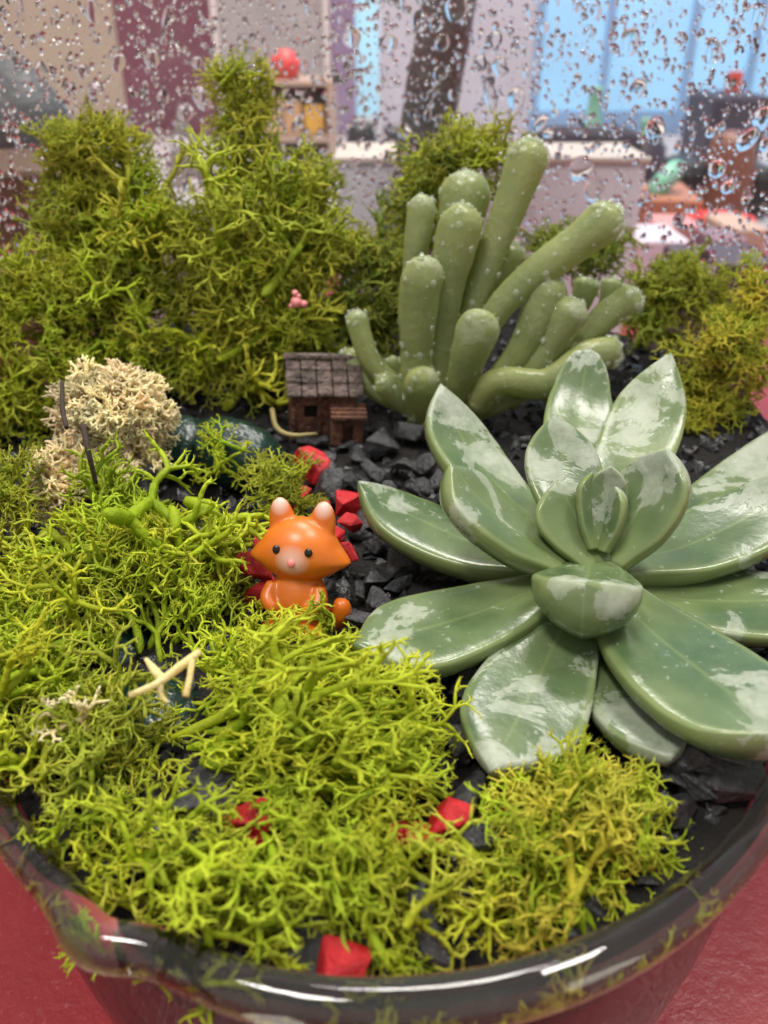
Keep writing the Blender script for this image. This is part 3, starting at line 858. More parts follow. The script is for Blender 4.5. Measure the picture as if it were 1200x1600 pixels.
# ------------------------------------------------------------------ rosette succulent
LU = np.linspace(0, 1, 34)
def prof(xs, ys, u=LU):
    d = np.linspace(0, 1, 400); y = np.interp(d, xs, ys)
    k = np.hanning(41); k /= k.sum()
    ys_ = np.convolve(np.pad(y, 20, mode='edge'), k, 'valid')
    w = np.clip((d - .9) / .1, 0, 1)
    return np.interp(u, d, ys_ * (1 - w) + y * w)
WP = prof([0, .12, .3, .48, .60, .72, .82, .90, .96, 1], [.42, .55, .82, .98, 1.0, .88, .65, .40, .17, .015])
TP = prof([0, .2, .5, .75, .9, .97, 1], [.75, .95, 1, .85, .55, .28, .04])
def leaf(parent, origin, base, tip, width, thick, bend=.12, upv=None, cup=.12, seed=0, round_tip=0, name='leaf', mat=None):
    rg = random.Random(seed)
    b, t = Vector(base), Vector(tip)
    L = (t - b).length; d = (t - b).normalized()
    up = Vector(upv) if upv else Vector((0, 0, 1))
    n = (up - d * up.dot(d)).normalized()
    c1 = b + d * L * .35 - n * L * bend * .9
    c2 = b + d * L * .75 - n * L * bend * .9
    C = catmull([tuple(b), tuple(c1), tuple(c2), tuple(t)], 34)
    T, N, B = frames(C, tuple(n))
    wp = WP.copy()
    if round_tip: wp = np.maximum(wp, np.sqrt(np.clip(1 - ((LU - .6) / .4).clip(0) ** 2, 0, 1)) * round_tip * np.where(LU > .6, 1, 0))
    nph = 28
    ang = np.linspace(0, 2*np.pi, nph, endpoint=False)
    V = []
    w1 = [rg.uniform(-1, 1) for _ in range(4)]
    for i, u in enumerate(LU):
        w = width / 2 * wp[i] * (1 + .03 * math.sin(u * 9 + w1[0] * 3))
        th = thick / 2 * TP[i]
        for a in ang:
            x = math.copysign(abs(math.cos(a)) ** .9, math.cos(a)); s_ = math.sin(a)
            if s_ >= 0: z = th * .42 * s_ ** .8
            else: z = -th * 1.35 * abs(s_) ** .85 * (1 + .22 * (1 - abs(x)))
            z += cup * w * x * x * (1 - .3 * u) - .05 * th * math.exp(-(x / .12) ** 2) * (1 if s_ > 0 else 0)
            z += .012 * math.sin(7 * u + 2.2 * x + w1[1] * 3) * width
            V.append(C[i] + B[i] * (w * x) + N[i] * z)
    n_ = len(LU)
    F = [(i*nph + j, i*nph + (j+1) % nph, (i+1)*nph + (j+1) % nph, (i+1)*nph + j) for i in range(n_-1) for j in range(nph)]
    F.append(tuple(range(nph))[::-1]); F.append(tuple((n_-1)*nph + j for j in range(nph)))
    uv = np.stack([np.repeat(LU, nph), np.tile(np.cos(ang), n_)], 1)
    V = [Vector(p) - origin for p in V]
    me = mesh(name, [tuple(p) for p in V], F, mat or M_LEAF, True, S, uv=uv)
    bm = bmesh.new(); bm.from_mesh(me); bmesh.ops.recalc_face_normals(bm, faces=bm.faces); bm.to_mesh(me); bm.free()
    return obj(name, me, parent)

RC = at_z(915, 905, .7)                   # heart of the rosette
ros = empty('rosette_succulent', (RC.x, RC.y, 0), 'large grey green rosette succulent with pointed waxy leaves at right', 'succulent')
RO = Vector((RC.x, RC.y, 0))
def rl(tpx, tpy, tz, width, thick, bend=.1, bz=.9, back=0, bo=.35, upv=None, cup=.12, seed=0, rt=0, ty=None):
    fy = -.28 if seed >= 12 else 0
    tip = at_z(tpx, tpy, tz) if ty is None else at_y(tpx, tpy, ty)
    h = (tip - RC); h.z = 0
    h = h.normalized() if h.length > .01 else Vector((0, -1, 0))
    base = Vector((RC.x, RC.y + fy, bz)) + h * bo
    return leaf(ros, RO, base, tip, width, thick, bend, upv, cup, seed, rt)
# lowest whorl
rl(1050,1185,.45, 1.1,.5, .06, .45, seed=1)
rl(1300,930,.75, 1.4,.5, .08, .55, seed=2)
rl(1290,630,1.5, 1.3,.5, .10, .55, seed=3)
# outer whorl
rl(560,752,1.15, 1.15,.55, .10, .75, seed=4)
rl(552,1008,.75, 1.3,.6, .06, .75, seed=5)
rl(768,1205,.45, 1.3,.58, .05, .7, seed=6)
rl(1250,1150,1.1, 1.6,.6, .08, .8, seed=7)
rl(1275,730,1.6, 1.3,.54, .12, .8, seed=8)
rl(918,543,2.2, 1.15,.48, .12, .85, seed=9, rt=.85, upv=(0, -.6, .6))
rl(1048,550,2.3, 1.15,.48, .12, .95, seed=10, upv=(-.2, -.6, .6))
rl(688,600,2.0, 1.2,.5, .12, .95, seed=11, upv=(.4, -.4, .7))
# inner whorl
rl(702,726,2.1, 1.05,.48, .09, 1.05, seed=12, upv=(.5, -.2, .8))
rl(1044,702,2.35, 1.0,.48, .08, 1.1, bo=.2, seed=13, upv=(-.5, -.3, .7))
rl(866,648,2.25, 1.0,.44, .08, 1.15, bo=.2, seed=14, upv=(.1, -.6, .6))
rl(870,750,1.9, .92,.40, .05, 1.1, bo=-.05, seed=15, upv=(.15, -.6, .8))
# heart
rl(955,728,2.2, .5,.3, .08, 1.3, bo=.1, seed=16, upv=(-.1, -.6, .6))
rl(925,738,2.1, .38,.22, .06, 1.3, bo=.05, seed=17, upv=(.3, -.3, .6))
rl(962,760,2.0, .38,.22, .06, 1.3, bo=.05, seed=18, upv=(-.5, 0, .6))
# the leaf that points straight at the camera
leaf(ros, RO, Vector((RC.x, RC.y - .1, 1.0)), at_z(914, 912, 1.6), 1.22, .72, .1, (0, .3, 1), .1, 19, .9)
v, f, uv = tube(catmull([(0, 0, -.1), (0, 0, .4), (0, .05, .95)], 10), [.3, .3, .3, .32, .34, .36, .36, .3, .22, .1], 14)
obj('stem', mesh('stem', v, f, M_STEM), ros)

# ------------------------------------------------------------------ finger leaved succulent
FB = at_z(672, 655, .15)
fin = empty('finger_succulent', (FB.x, FB.y, 0), 'pale green succulent with upright club shaped leaves covered in dew', 'succulent')
FO = Vector((FB.x, FB.y, 0))
DEW = random.Random(31)
def finger(pts, wpx, ys, flat=.82, bow=None, tipk=1.0, seed=0, dew=26, basek=.55, mat=None):
    """pts: photo points from base to tip, ys: depth at each; wpx: width at the club end in photo pixels"""
    C3 = [at_y(p[0], p[1], y) for p, y in zip(pts, ys)]
    dep = (C3[-1] - CAM).dot(FWD)
    r = wpx * .85 / 2 * dep / FPX
    L = sum((C3[i + 1] - C3[i]).length for i in range(len(C3) - 1))
    end = (C3[-1] - C3[-2]).normalized()
    C3[-1] = C3[-1] - end * r * .15
    n = 30
    C = catmull([tuple(p) for p in C3], n)
    u = np.linspace(0, 1, n)
    # sample the last part densely so that the cap is round
    cap = min(.45, r / L)
    uu = np.concatenate([np.linspace(0, 1 - cap, 16), 1 - cap + cap * np.sin(np.linspace(0, np.pi / 2, 13)[1:])])
    C = np.stack([np.interp(uu, u, C[:, k]) for k in range(3)], 1)
    rad = r * (basek + (1 - basek) * np.clip(uu / (1 - cap), 0, 1) ** 1.6)
    tcap = np.clip((uu - (1 - cap)) / cap, 0, 1)
    rad = rad * np.sqrt(np.clip(1 - tcap ** 2, 0.0004, 1))
    v, f, uv = tube(C, rad, 22, flat, tuple((Vector((0, -.8, .6)))))
    v = np.array([tuple(Vector(p) + Vector(p - Vector(C[i // 22])) * (.16 * noise.noise(Vector(p) * 1.6 + Vector((seed, 0, 0))) + .05 * noise.noise(Vector(p) * 5 + Vector((seed, 3, 0))))) for i, p in enumerate([Vector(q) for q in v])])
    o = obj('leaf', mesh('leaf', v - np.array(FO), f, mat or M_FINGER, True, S, uv=uv), fin)
    # dew
    m = MB(); nr_ = len(uu)
    for _ in range(int(dew * 3.2)):
        i = min(nr_ - 2, int(DEW.betavariate(1.6, 1.0) * nr_)); j = DEW.randrange(22)
        p = Vector(v[i*22 + j]); c = Vector(C[i]); nn = (p - c)
        if nn.length < 1e-5: continue
        nn.normalize()
        if nn.y > .55: continue
        q = .014 + .06 * DEW.random() ** 3
        M = Vector((0, 0, 1)).rotation_difference(nn).to_matrix().to_4x4()
        vv_, ff_ = ico(2, (0, 0, 0), (q, q * 1.15, q * .6), M)
        m.add([k + p + nn * q * .15 - FO for k in vv_], ff_)
    if m.v:
        d = obj('dew', m.mesh('dew', M_DEW, True), o); d['kind'] = 'stuff'
    return o
Y0 = FB.y
finger([(652,640),(612,600),(575,555),(553,482)], 42, [Y0, Y0-.1, Y0-.1, Y0], seed=1, basek=.9)
finger([(660,650),(590,610),(535,545)], 52, [Y0, Y0-.0, Y0+.2], seed=2, dew=12)
finger([(660,650),(625,630),(590,585)], 42, [Y0-.1, Y0-.3, Y0-.4], seed=4, dew=10)
finger([(655,640),(630,600),(608,555)], 30, [Y0+.2, Y0+.3, Y0+.4], seed=3, dew=4)
finger([(655,665),(655,630),(664,572)], 78, [Y0-.2, Y0-.4, Y0-.7], seed=5, flat=.75, dew=18, basek=.6)
finger([(655,640),(650,540),(665,395)], 82, [Y0, Y0, Y0-.1], seed=6, dew=44, basek=.75)
finger([(680,640),(690,500),(728,312)], 86, [Y0+.1, Y0+.3, Y0+.4], seed=7, dew=44, basek=.6)
finger([(655,630),(640,480),(662,300)], 52, [Y0+.3, Y0+.7, Y0+1.0], seed=8, dew=16)
finger([(690,630),(705,440),(735,260)], 98, [Y0+.4, Y0+.9, Y0+1.3], seed=9, dew=26, basek=.6)
finger([(690,620),(760,420),(838,212)], 76, [Y0+.3, Y0+.6, Y0+.9], seed=10, dew=60, basek=.6)
finger([(700,620),(790,470),(975,325)], 78, [Y0+.2, Y0+.2, Y0+.3], seed=11, dew=70, basek=.55)
finger([(705,640),(725,580),(758,480)], 86, [Y0-.1, Y0-.4, Y0-.6], seed=12, flat=.6, dew=12, basek=.5)
finger([(730,630),(760,480),(808,376)], 62, [Y0+.5, Y0+.9, Y0+1.2], seed=15, dew=26)
finger([(760,630),(820,540),(868,425)], 78, [Y0+.2, Y0+.1, Y0+.2], seed=13, dew=30, basek=.7)
finger([(790,630),(855,550),(902,462)], 66, [Y0+.0, Y0-.1, Y0-.1], seed=14, dew=40, basek=.7)
finger([(840,620),(925,515),(1000,452)], 56, [Y0+.3, Y0+.4, Y0+.5], seed=16, dew=34, basek=.8)
finger([(850,600),(900,490),(922,430)], 50, [Y0+.8, Y0+.9, Y0+1.0], seed=17, dew=10)
finger([(870,600),(940,490),(958,432)], 42, [Y0+.9, Y0+1.1, Y0+1.3], seed=18, dew=8)
finger([(745,640),(775,595),(850,598),(915,560),(972,545)], 62, [Y0-.3, Y0-.5, Y0-.5, Y0-.2, Y0+.1], seed=19, dew=60, basek=.8)
finger([(740,650),(800,620),(840,590)], 50, [Y0-.2, Y0-.2, Y0-.1], seed=20, dew=10)
v, f, uv = tube(catmull([(0, 0, -.15), (.1, 0, .3), (.5, .1, .7)], 8), [.26, .27, .27, .26, .25, .24, .2, .1], 14)
obj('stem', mesh('stem', v, f, M_STEM), fin)

# ------------------------------------------------------------------ fox figurine
def fox_mat():
    t = NT('fox_paint')
    geo = t.coord()
    def dist(p):
        x = t.node('ShaderNodeVectorMath', operation='DISTANCE'); t.link(geo, x.inputs[0]); x.inputs[1].default_value = p
        return x.outputs['Value']
    muz = t.ramp(dist((0, -.0058, .0112)), [(.0022 / .02 * 1.0, 1), (.0056 / .02, 0)]) if False else None
    d = t.math('MULTIPLY', dist((0, -.0062, .0124)), 100)
    face = t.ramp(d, [(.06, .8), (.33, 0)])
    c = t.mix(t.ramp(t.noise(200, 3), [(.3, 0), (.7, 1)]), (.52, .115, .006), (.62, .15, .010))
    c = t.mix(face, c, (.80, .62, .55))
    for sx in (-1, 1):
        e = t.math('MULTIPLY', dist((sx * .0035, -.0026, .0212)), 100)
        c = t.mix(t.ramp(e, [(.12, .9), (.30, 0)]), c, (.86, .74, .68))
    t.set(color=c, rough=.36)
    t.bump(t.noise(500, 3), .08, .0005)
    return t.m
fox_p = at_z(462, 982, .2)
fox = empty('fox_figurine', (fox_p.x, fox_p.y + .1, .08), 'small orange fox figurine with white ears sitting among the moss', 'figurine')
fox.rotation_euler = (R(-20), 0, R(-11))
fox.scale = (.79, .79, .79)
m = MB()
def blob(c, r, rot=None, sub=4):
    v, f = ico(sub, c, r, rot); m.add(v, f)
hv, hf = ico(5, (0, 0, 0), (1, 1, 1))
pts = []
for p in hv:
    x, y, z = p
    w = .66 + .17 * max(0, 1 - abs((z + .12) / .5)) * abs(x) ** 4
    zz = z * (.56 if z > 0 else .44)
    pts.append((x * w, y * .52, 1.30 + zz - .05 * abs(x) ** 2))
m.add(pts, hf)
for sx in (-1, 1):
    v, f, uv = tube(catmull([(sx*.27, .02, 1.55), (sx*.33, .0, 1.85), (sx*.35, -.02, 2.02), (sx*.36, -.03, 2.15)], 12), [.24, .235, .23, .22, .205, .19, .175, .16, .14, .115, .08, .025], 16, .6, (0, -1, 0)); m.add(v, f)
    v, f, uv = tube(catmull([(sx*.36, -.15, .78), (sx*.40, -.32, .58), (sx*.22, -.42, .42)], 8), [.13, .13, .13, .13, .13, .12, .11, .05], 12); m.add(v, f)
    blob((sx*.30, -.34, .10), (.20, .28, .14))
blob((0, 0, .50), (.48, .42, .56))
blob((0, .02, .86), (.36, .34, .26))
v, f, uv = tube(catmull([(.3, .25, .2), (.58, .12, .22), (.70, .02, .45), (.62, -.02, .62)], 14), [.14, .16, .17, .18, .18, .18, .18, .18, .17, .16, .15, .13, .09, .03], 14); m.add(v, f)
tmp = obj('fox_tmp', m.mesh('fox_tmp', None, True))
rm = tmp.modifiers.new('r', 'REMESH'); rm.mode = 'VOXEL'; rm.voxel_size = .026 * S; rm.use_smooth_shade = True
sm = tmp.modifiers.new('s', 'SMOOTH'); sm.factor = .5; sm.iterations = 7
dg = bpy.context.evaluated_depsgraph_get()
fm = bpy.data.meshes.new_from_object(tmp.evaluated_get(dg)); fm.name = 'body'
bpy.data.objects.remove(tmp)
fm.materials.clear(); fm.materials.append(fox_mat())
fm.polygons.foreach_set('use_smooth', [True] * len(fm.polygons))
obj('body', fm, fox)
BLKP = NT('black_paint').set(color=(.008, .007, .006), rough=.2).m
PINKP = NT('pink_paint').set(color=(.75, .22, .2), rough=.35).m
def on_fox(name, x, z, r, mat, depth=.3):
    # sits on the front of the head ellipsoid
    yy = -.52 * math.sqrt(max(0, 1 - (x / .72) ** 2 - ((z - 1.30) / (.56 if z > 1.3 else .44)) ** 2))
    v, f = ico(3, (x, yy + .0, z), (r, r * depth, r * 1.12))
    return obj(name, mesh(name, v, f, mat), fox)
on_fox('eye', -.25, 1.42, .062, BLKP, .6); on_fox('eye', .25, 1.42, .062, BLKP, .6)
on_fox('nose', 0, 1.24, .062, PINKP, .8)

# ------------------------------------------------------------------ miniature house
M_HWALL = plain('house_clay', (.15, .065, .038), .6, .6, 300, 1.0, .0012)
M_HROOF = plain('house_roof', (.13, .095, .082), .5, .7, 350, 1.0, .0016)
M_OPENING_SHADE = plain('opening_shade', (.01, .008, .007), .9)  # near-black sheet: the shade inside the window put into the colour
hp = at_z(492, 690, .05)
house = empty('miniature_house', (hp.x + .05, hp.y + .75, .1), 'weathered brown miniature house with tiled roof between moss and succulent', 'miniature house')
house.rotation_euler = (R(3), R(5), R(10))
house.scale = (.8, .8, .8)
m = MB()
W_, D_, H_ = .72, .55, .95
m.box((-W_, -D_, -.2), (-.45, -D_ + .12, H_)); m.box((-.12, -D_, -.2), (W_, -D_ + .12, H_))
m.box((-.45, -D_, -.2), (-.12, -D_ + .12, .38)); m.box((-.45, -D_, .68), (-.12, -D_ + .12, H_))
m.box((-W_, -D_ + .12, -.2), (-W_ + .12, D_, H_)); m.box((W_ - .12, -D_ + .12, -.2), (W_, D_, H_)); m.box((-W_ + .12, D_ - .12, -.2), (W_ - .12, D_, H_))
obj('wall', m.mesh('wall', M_HWALL, False, .02), house)
m = MB(); m.box((-.47, -D_ + .14, .34), (-.10, -D_ + .18, .72)); obj('window', m.mesh('window', M_OPENING_SHADE), house)
m = MB(); m.box((-.16, -D_ - .05, -.2), (-.06, -D_ + .02, .93)); m.box((-W_ - .03, -D_ - .04, -.2), (-W_ + .07, -D_ + .02, .93))
obj('post', m.mesh('post', M_HWALL, False, .015), house)
roof = empty('roof'); roof.parent = house; roof.location = (0, 0, 0)
RH, RO_ = .62, .16
sl = math.atan2(RH, D_ + RO_)
ln = math.hypot(RH, D_ + RO_)
for side in (-1, 1):
    for row in range(3):
        for k in range(5):
            m = MB()
            x0 = -W_ - .16 + k * (2 * W_ + .32) / 5
            x1 = x0 + (2 * W_ + .32) / 5 - .025
            a, b = row * ln / 3, (row + 1) * ln / 3 + .03
            th_ = .07
            rg2 = random.Random(row * 7 + k + side)
            j = rg2.uniform(-.012, .018)
            pv = []
            for (xx, q, hh) in ((x0, a, 0), (x1, a, 0), (x1, b, .05), (x0, b, .05), (x0, a, th_), (x1, a, th_), (x1, b, th_ + .05), (x0, b, th_ + .05)):
                # q runs from the ridge down the slope
                y = side * q * math.cos(sl); z = H_ + RH - q * math.sin(sl) + hh + j
                pv.append((xx, y, z))
            m.add(pv, ((0,3,2,1),(4,5,6,7),(0,1,5,4),(1,2,6,5),(2,3,7,6),(3,0,4,7)))
            me_ = m.mesh('tile', M_HROOF, False)
            bm = bmesh.new(); bm.from_mesh(me_); bmesh.ops.recalc_face_normals(bm, faces=bm.faces); bmesh.ops.bevel(bm, geom=bm.edges[:], offset=.018 * S, segments=1, affect='EDGES'); bm.to_mesh(me_); bm.free()
            obj('tile', me_, roof)
v, f, uv = tube(catmull([(-W_ - .2, 0, H_ + RH + .06), (0, 0, H_ + RH + .08), (W_ + .2, 0, H_ + RH + .05)], 10), [.09] * 10, 10); 
obj('ridge_cap', mesh('ridge_cap', v, f, M_HROOF), roof)
m = MB(); m.add([(-W_ + .02, -D_, H_), (-W_ + .02, D_, H_), (-W_ + .02, 0, H_ + RH), (-W_ + .1, -D_, H_), (-W_ + .1, D_, H_), (-W_ + .1, 0, H_ + RH)], ((0,1,2),(3,5,4),(0,3,4,1),(1,4,5,2),(2,5,3,0)))
obj('gable', m.mesh('gable', M_HWALL), house)
# porch with a ribbed awning at the right
m = MB()
for k in range(4):
    q = k * .1
    m.box((.12, -D_ - .38 + q * .9, .50 + q * .62), (.95, -D_ - .27 + q * .9, .60 + q * .62))
obj('awning', m.mesh('awning', M_HWALL, False, .02), house)
m = MB(); m.box((.16, -D_ - .28, -.2), (.42, -D_ + .05, .5)); m.box((.66, -D_ - .28, -.2), (.91, -D_ + .05, .5)); m.box((.42, -D_ - .26, .30), (.66, -D_ + .05, .49)); m.box((.42, -D_ - .10, -.2), (.66, -D_ + .05, .30))
obj('annex', m.mesh('annex', M_HWALL, False, .02), house)

# ------------------------------------------------------------------ things behind the glass
def quad_panel(name, x0, x1, z0, z1, y, th, mat, label, cat, kind=None, bev=0):
    m = MB(); m.box((x0, y, z0), (x1, y + th, z1))
    return tag(obj(name, m.mesh(name, mat, False, bev)), label, cat, kind=kind)
def xs(px, y, py=150): return at_y(px, py, y).x
YW = 98.0
M_BEIGE = plain('beige_wall', (.42, .33, .26), .8, .08, 8)
M_MAROON = plain('maroon_panel', (.17, .055, .085), .7, .12, 20)
M_GREYP = plain('grey_panel', (.36, .33, .33), .5, .15, 14)
M_LAV = plain('lavender_panel', (.50, .47, .55), .6, .08, 10)
M_PURP = plain('purple_strip', (.27, .19, .32), .6, .12, 15)
M_TRIM = plain('pale_trim', (.68, .60, .58), .6, .08, 15)
M_WHITE = plain('white_glaze', (.72, .74, .80), .35, .05, 30)
def glow(name, c, s):
    t = NT(name); n = t.noise(6, 3)
    t.set(color=(.1, .1, .1), ecol=t.mix(t.ramp(n, [(.35, 0), (.65, 1)]), [x * .8 for x in c], c), emit=s); return t.m
M_BLUE = glow('blue_window', (.30, .64, 1.0), 1.15)
M_CYAN = glow('cyan_strip', (.40, .78, 1.0), 1.05)
ZT = 70
quad_panel('beige_wall', -140, xs(197, YW) - .1, -70, ZT, YW, 3, M_BEIGE, 'plain beige wall behind the terrarium at left', 'wall')
quad_panel('maroon_panel', xs(197, YW), xs(341, YW), -70, ZT, YW, 2.5, M_MAROON, 'dull maroon wall panel between beige wall and grey pane', 'panel')
quad_panel('pale_trim', xs(341, YW) + .05, xs(351, YW), -70, ZT, YW - .5, 3, M_TRIM, 'thin pale trim at the right edge of the maroon panel', 'trim')
quad_panel('grey_wall', xs(351, YW) + .05, xs(508, YW), -70, ZT, YW, 2.5, M_GREYP, 'streaky grey panel behind the small shelf', 'panel')
quad_panel('pale_trim', xs(508, YW) + .05, xs(518, YW), -70, ZT, YW - .5, 3, M_TRIM, 'thin pale trim left of the purple strip', 'trim')
quad_panel('purple_strip', xs(518, YW) + .05, xs(556, YW), -70, ZT, YW, 2.5, M_PURP, 'narrow muted purple panel beside the cyan strip', 'panel')
quad_panel('light_strip', xs(556, YW) + .05, xs(592, YW), TZ + 2, ZT, YW + .3, 2.5, M_CYAN, 'narrow glowing cyan window strip at the back', 'window')
quad_panel('lavender_panel', xs(592, YW) + .05, xs(828, YW), -70, ZT, YW, 2.5, M_LAV, 'pale lavender wall panel behind the leaning trunk', 'panel')
win = empty('window', (xs(1050, YW), YW, TZ), 'large bright blue window at the back right', 'window')
wo = Vector((xs(1050, YW), YW, TZ))
for x0, x1, mt, nm, dy in ((xs(842, YW), 140, M_BLUE, 'pane', .6),):
    m = MB(); m.box((x0 - wo.x, dy, 2.6), (x1 - wo.x, dy + 2, ZT + 5.5)); obj(nm, m.mesh(nm, mt), win)
M_WFR = plain('window_frame', (.22, .36, .60), .4, .1, 20)
for a, b in ((828, 842), (935, 947), (1062, 1075), (1160, 1172)):
    m = MB(); m.box((xs(a, YW) - wo.x + .05, 0, 0), (xs(b, YW) - wo.x, 2, ZT + 5.5)); obj('frame', m.mesh('frame', M_WFR), win)
m = MB(); m.box((xs(842, YW) - wo.x + .05, .2, 0), (140 - wo.x, 2.2, 2.5)); obj('sill', m.mesh('sill', M_WFR), win)

# white planter box and trunk
bx0, bx1 = at_y(525, 245, 22).x, at_y(1013, 245, 22).x
ztop = at_y(700, 245, 22).z
M_BOXT = plain('box_edge', (.55, .47, .42), .5, .1, 40)
pb = empty('white_box', ((bx0 + bx1) / 2, 23, TZ), 'plain off white box standing behind the glass', 'box')
hw = (bx1 - bx0) / 2
m = MB(); m.box((-hw, -1, 0), (hw, 3, ztop - TZ - .25)); obj('body', m.mesh('body', M_WHITE, False, .12), pb)
m = MB(); m.box((-hw - .1, -1.1, ztop - TZ - .245), (hw + .1, 3.1, ztop - TZ)); obj('lid', m.mesh('lid', M_BOXT, False, .05), pb)
M_TRUNK = plain('trunk_bark', (.060, .052, .048), .45, .5, 45, .6, .004)
a, b = at_y(655, 250, 19), at_y(722, -60, 19)
d = (b - a).normalized()
foot = a + d * ((TZ - a.z) / d.z); top = b + d * 8
pts = [foot, foot.lerp(top, .3) + Vector((.15, 0, 0)), foot.lerp(top, .6) + Vector((-.12, 0, 0)), top]
n = 40
C = catmull([tuple(p) for p in pts], n)
v, f, uv = tube(C, np.linspace(1.15, .75, n) + .06 * np.sin(np.linspace(0, 9, n)), 28)
v = np.array([tuple(Vector(p) * 1.0 + (Vector(p) - Vector(C[i // 28])) * (.10 * noise.noise(Vector(p) * .9) + .05 * noise.noise(Vector(p) * 2.5))) for i, p in enumerate(v)]) - np.array(foot)
tag(obj('wooden_trunk', mesh('wooden_trunk', v, f, M_TRUNK), None, foot), 'dark brown leaning wooden trunk outside the back glass', 'trunk')

# small goods on the table behind
def box_thing(name, pxc, pyt, pyb, wpx, y, depth, c, label, cat, rough=.5, bev=.15, rz=0):
    t_, b_ = at_y(pxc, pyt, y), at_y(pxc, pyb, y)
    w = abs(at_y(pxc + wpx / 2, pyt, y).x - at_y(pxc - wpx / 2, pyt, y).x)
    z0 = TZ
    m = MB(); m.box((-w/2, 0, 0), (w/2, depth, t_.z - z0))
    o = obj(name, m.mesh(name, plain(name + '_paint', c, rough, .12, 20), False, bev), None, (t_.x, y, z0))
    o.rotation_euler = (0, 0, rz)
    return tag(o, label, cat)
def lathe_thing(name, px, pyt, wpx, y, shape, c, label, cat, rough=.4):
    t_ = at_y(px, pyt, y); w = abs(at_y(px + wpx / 2, pyt, y).x - t_.x); h = t_.z - TZ
    v, f = lathe([(r * w, z * h) for r, z in shape], 28)
    o = obj(name, mesh(name, v, f, plain(name + '_glaze', c, rough, .1, 20)), None, (t_.x, y, TZ))
    return tag(o, label, cat)
BOTTLE = [(.7, 0), (.95, .05), (1, .3), (.9, .55), (.55, .72), (.45, .9), (.55, .95), (.5, 1)]
BOWL = [(.45, 0), (.6, .1), (.9, .6), (1, 1), (.92, 1), (.8, .6), (.1, .25)]
JAR = [(.8, 0), (.95, .06), (1, .5), (.92, .85), (.7, .93), (.72, 1), (.3, 1)]
# little shelf with coloured boxes, left of the cyan strip
ys = 62
zb = at_y(450, 262, ys).z
sh = empty('shelf', (at_y(455, 200, ys).x, ys, TZ), 'small wooden shelf holding coloured boxes behind the moss', 'shelf')
so = Vector((at_y(455, 200, ys).x, ys, TZ))
M_SHELF = plain('shelf_wood', (.46, .33, .26), .6, .1, 20)
xa, xb = at_y(400, 200, ys).x - so.x, at_y(512, 200, ys).x - so.x
for py in (212, 262):
    zz = at_y(455, py, ys).z - TZ
    if zz > .3:
        m = MB(); m.box((xa, 0, zz - .5), (xb, 6, zz)); obj('board', m.mesh('board', M_SHELF), sh)
for x0 in (xa - .5, xb + .02):
    m = MB(); m.box((x0, 0, 0), (x0 + .48, 6, at_y(455, 135, ys).z - TZ)); obj('side', m.mesh('side', M_SHELF), sh)
m = MB(); m.box((xa, 6.02, 0), (xb, 6.4, at_y(455, 135, ys).z - TZ)); obj('back', m.mesh('back', M_SHELF), sh)
def shelf_box(px, pyt, pyb, wpx, c, label):
    t_, b_ = at_y(px, pyt, ys + .6), at_y(px, pyb, ys + .6)
    w = abs(at_y(px + wpx / 2, pyt, ys).x - t_.x)
    m = MB(); m.box((-w, 0, 0), (w, 4, t_.z - b_.z))
    tag(obj('carton', m.mesh('carton', plain('carton', c, .5, .1, 20), False, .15), None, (t_.x, ys + .6, b_.z + .02)), label, 'carton')
shelf_box(424, 150, 211, 30, (.62, .44, .22), 'tan carton on the left of the shelf board')
shelf_box(456, 158, 211, 26, (.60, .36, .18), 'brown carton in the middle of the shelf board')
shelf_box(490, 165, 211, 30, (.72, .40, .06), 'yellow carton on the right of the shelf board')
v, f = ico(3, (0, 0, 0), (1.25, 1.25, 1.25)); p = at_y(436, 115, 60)
tag(obj('red_ball', mesh('red_ball', v, f, plain('red_ball', (.65, .07, .07), .4)), None, (p.x, 65, at_y(455, 135, ys).z + 1.3)), 'round red ball resting on top of the shelf', 'ball')
m = MB(); 
tag(obj('shelf_top', (lambda mm: (mm.box((xa - .5, 0, 0), (xb + .5, 6.4, .35)), mm.mesh('shelf_top', M_SHELF))[1])(MB()), sh, (0, 0, at_y(455, 135, ys).z - TZ + .01)))
lathe_thing('black_jar', 565, 192, 62, 34, JAR, (.015, .016, .02), 'round black jar behind the white box', 'jar')
lathe_thing('black_jar', 615, 198, 44, 38, JAR, (.02, .022, .03), 'smaller black jar right of the round black jar', 'jar')
# right side goods
lathe_thing('brown_bottle', 1150, 205, 86, 50, [(.8, 0), (.95, .05), (1, .3), (.95, .6), (.8, .85), (.7, .95), (.4, 1)], (.20, .075, .05), 'blurred reddish brown bottle shape between two black bags', 'bottle')
box_thing('black_bag', 1092, 255, 330, 56, 49, 5, (.012, .014, .02), 'black bag left of the brown bottle', 'bag', bev=.8)
box_thing('black_bag', 1205, 262, 330, 44, 49, 5, (.012, .014, .02), 'black bag at the right edge behind the glass', 'bag', bev=.8)
lathe_thing('dark_jar', 1010, 215, 70, 60, JAR, (.05, .035, .06), 'dark jar behind the right end of the white box', 'jar')
lathe_thing('dark_jar', 945, 218, 70, 60, JAR, (.10, .05, .05), 'dark brown jar behind the middle of the white box', 'jar')
box_thing('dark_case', 1165, 150, 260, 90, 70, 8, (.045, .035, .06), 'dark purple case behind the brown bottle', 'case', bev=.4)
lathe_thing('green_vase', 932, 135, 40, 66, BOTTLE, (.20, .45, .33), 'pale green vase in front of the blue window', 'vase')
lathe_thing('green_vase', 1012, 185, 36, 66, BOTTLE, (.22, .45, .30), 'second pale green vase nearer the brown bottle', 'vase')
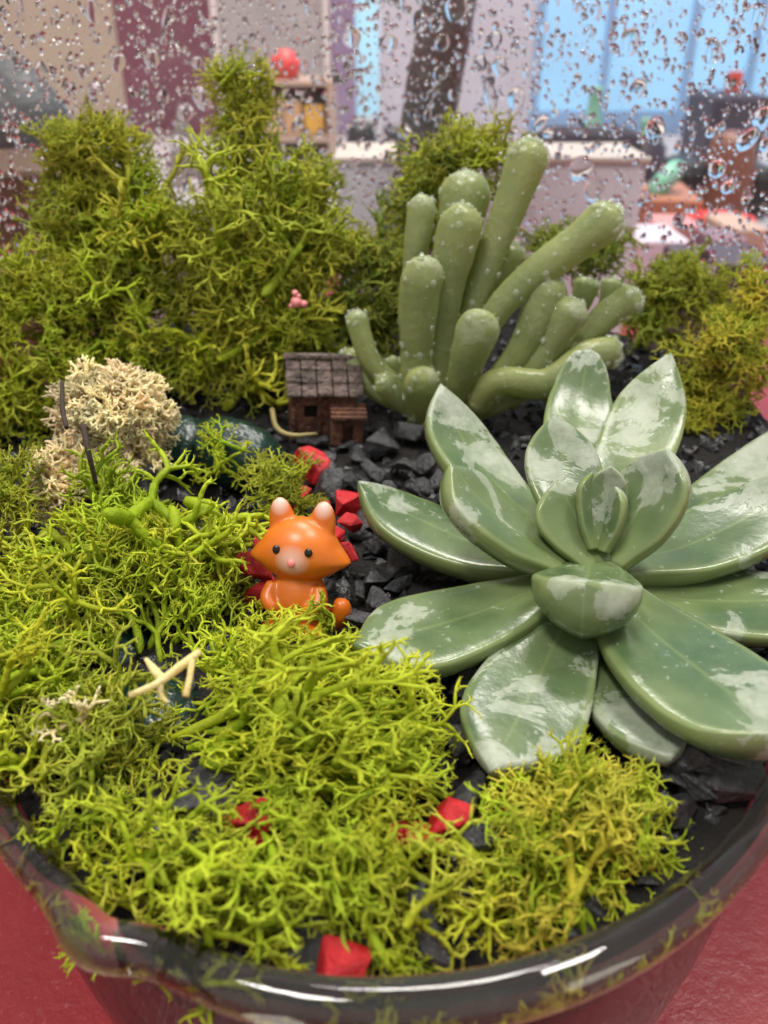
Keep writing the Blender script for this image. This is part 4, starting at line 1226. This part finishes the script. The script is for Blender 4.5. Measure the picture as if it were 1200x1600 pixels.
v, f, uv = tube(catmull([tuple(at_y(1020, 305, 40)), tuple(at_y(1040, 280, 40)), tuple(at_y(1062, 258, 41))], 12), [.45, .55, .6, .6, .6, .6, .6, .6, .6, .58, .5, .3], 14)
tag(obj('green_tube', mesh('green_tube', v, f, plain('green_tube', (.20, .50, .36), .4))), 'pale green tube leaning right of the white box', 'tube')
box_thing('orange_box', 1055, 312, 350, 90, 38, 6, (.42, .16, .09), 'flat orange brown box on the red table at right', 'box', rz=-.1)
lathe_thing('red_dish', 1128, 338, 100, 36, BOWL, (.70, .05, .05), 'bright red dish on the table at right', 'dish')
box_thing('pink_box', 1065, 352, 380, 70, 33, 3, (.60, .26, .26), 'pink box in front of the orange box', 'box')
box_thing('cream_box', 1172, 358, 400, 60, 31, 4, (.50, .33, .26), 'cream coloured box at the right edge of the table', 'box')
box_thing('purple_box', 1145, 375, 400, 56, 29, 3, (.22, .13, .17), 'dull purple box in front of the cream box', 'box')
box_thing('paper_stack', 1040, 378, 400, 80, 29, 4, (.62, .52, .60), 'low stack of pale papers beside the white box', 'paper stack', bev=.05)
box_thing('red_sign', 1152, 112, 150, 22, 75, .6, (.70, .10, .08), 'small red upright sign before the blue window', 'sign', bev=.05)
box_thing('dark_cloth', 930, 205, 262, 170, 44, 4, (.03, .025, .04), 'dark rumpled cloth bundle behind the white box', 'cloth', rough=.9, bev=.9)
box_thing('shadow_block', 1150, 412, 470, 150, 13.5, 2.5, (.06, .035, .05), 'dark purple block standing in for shadowed table outside the right glass', 'tray', bev=.1)  # block whose dark purple stands in for shadow on the table
box_thing('grey_tray', 330, 318, 420, 330, 16, 3, (.34, .31, .33), 'pale grey tray outside the glass behind the left moss bank', 'tray', bev=.15)
# left side
box_thing('brown_crate', 20, 265, 460, 150, 15, 5, (.10, .055, .035), 'dark brown crate outside the left glass', 'crate', bev=.2, rz=.25)
v, f = ico(4, (0, 0, 0), (2.0, 1.6, 3.0), Matrix.Rotation(-.8, 4, 'Y'))
v = [q * (1 + .15 * noise.noise(q * .5)) for q in v]
p = at_y(10, 175, 22)
REFLG = plain('reflection_grey', (.07, .075, .085), .5, .4, 40, .5, .004)
o = obj('grey_reflection', mesh('grey_reflection', v, f, REFLG), None, p); tag(o, 'slanted dark grey solid standing in for a reflection in the left glass', 'reflection stand-in')  # solid put in for a reflection on the left glass
m = MB(); m.add([(-1.2, 0, -2.2), (1.3, 0, -2.2), (0, .6, 2.2), (-1.0, 2, -2.2), (1.1, 2, -2.2)], ((0,1,2),(1,4,2),(4,3,2),(3,0,2),(0,3,4,1)))
p = at_y(285, 255, 24)
tag(obj('grey_pyramid', m.mesh('grey_pyramid', plain('grey_pyr', (.30, .28, .27), .4)), None, p), 'pointed grey pyramid between the two moss towers', 'pyramid')
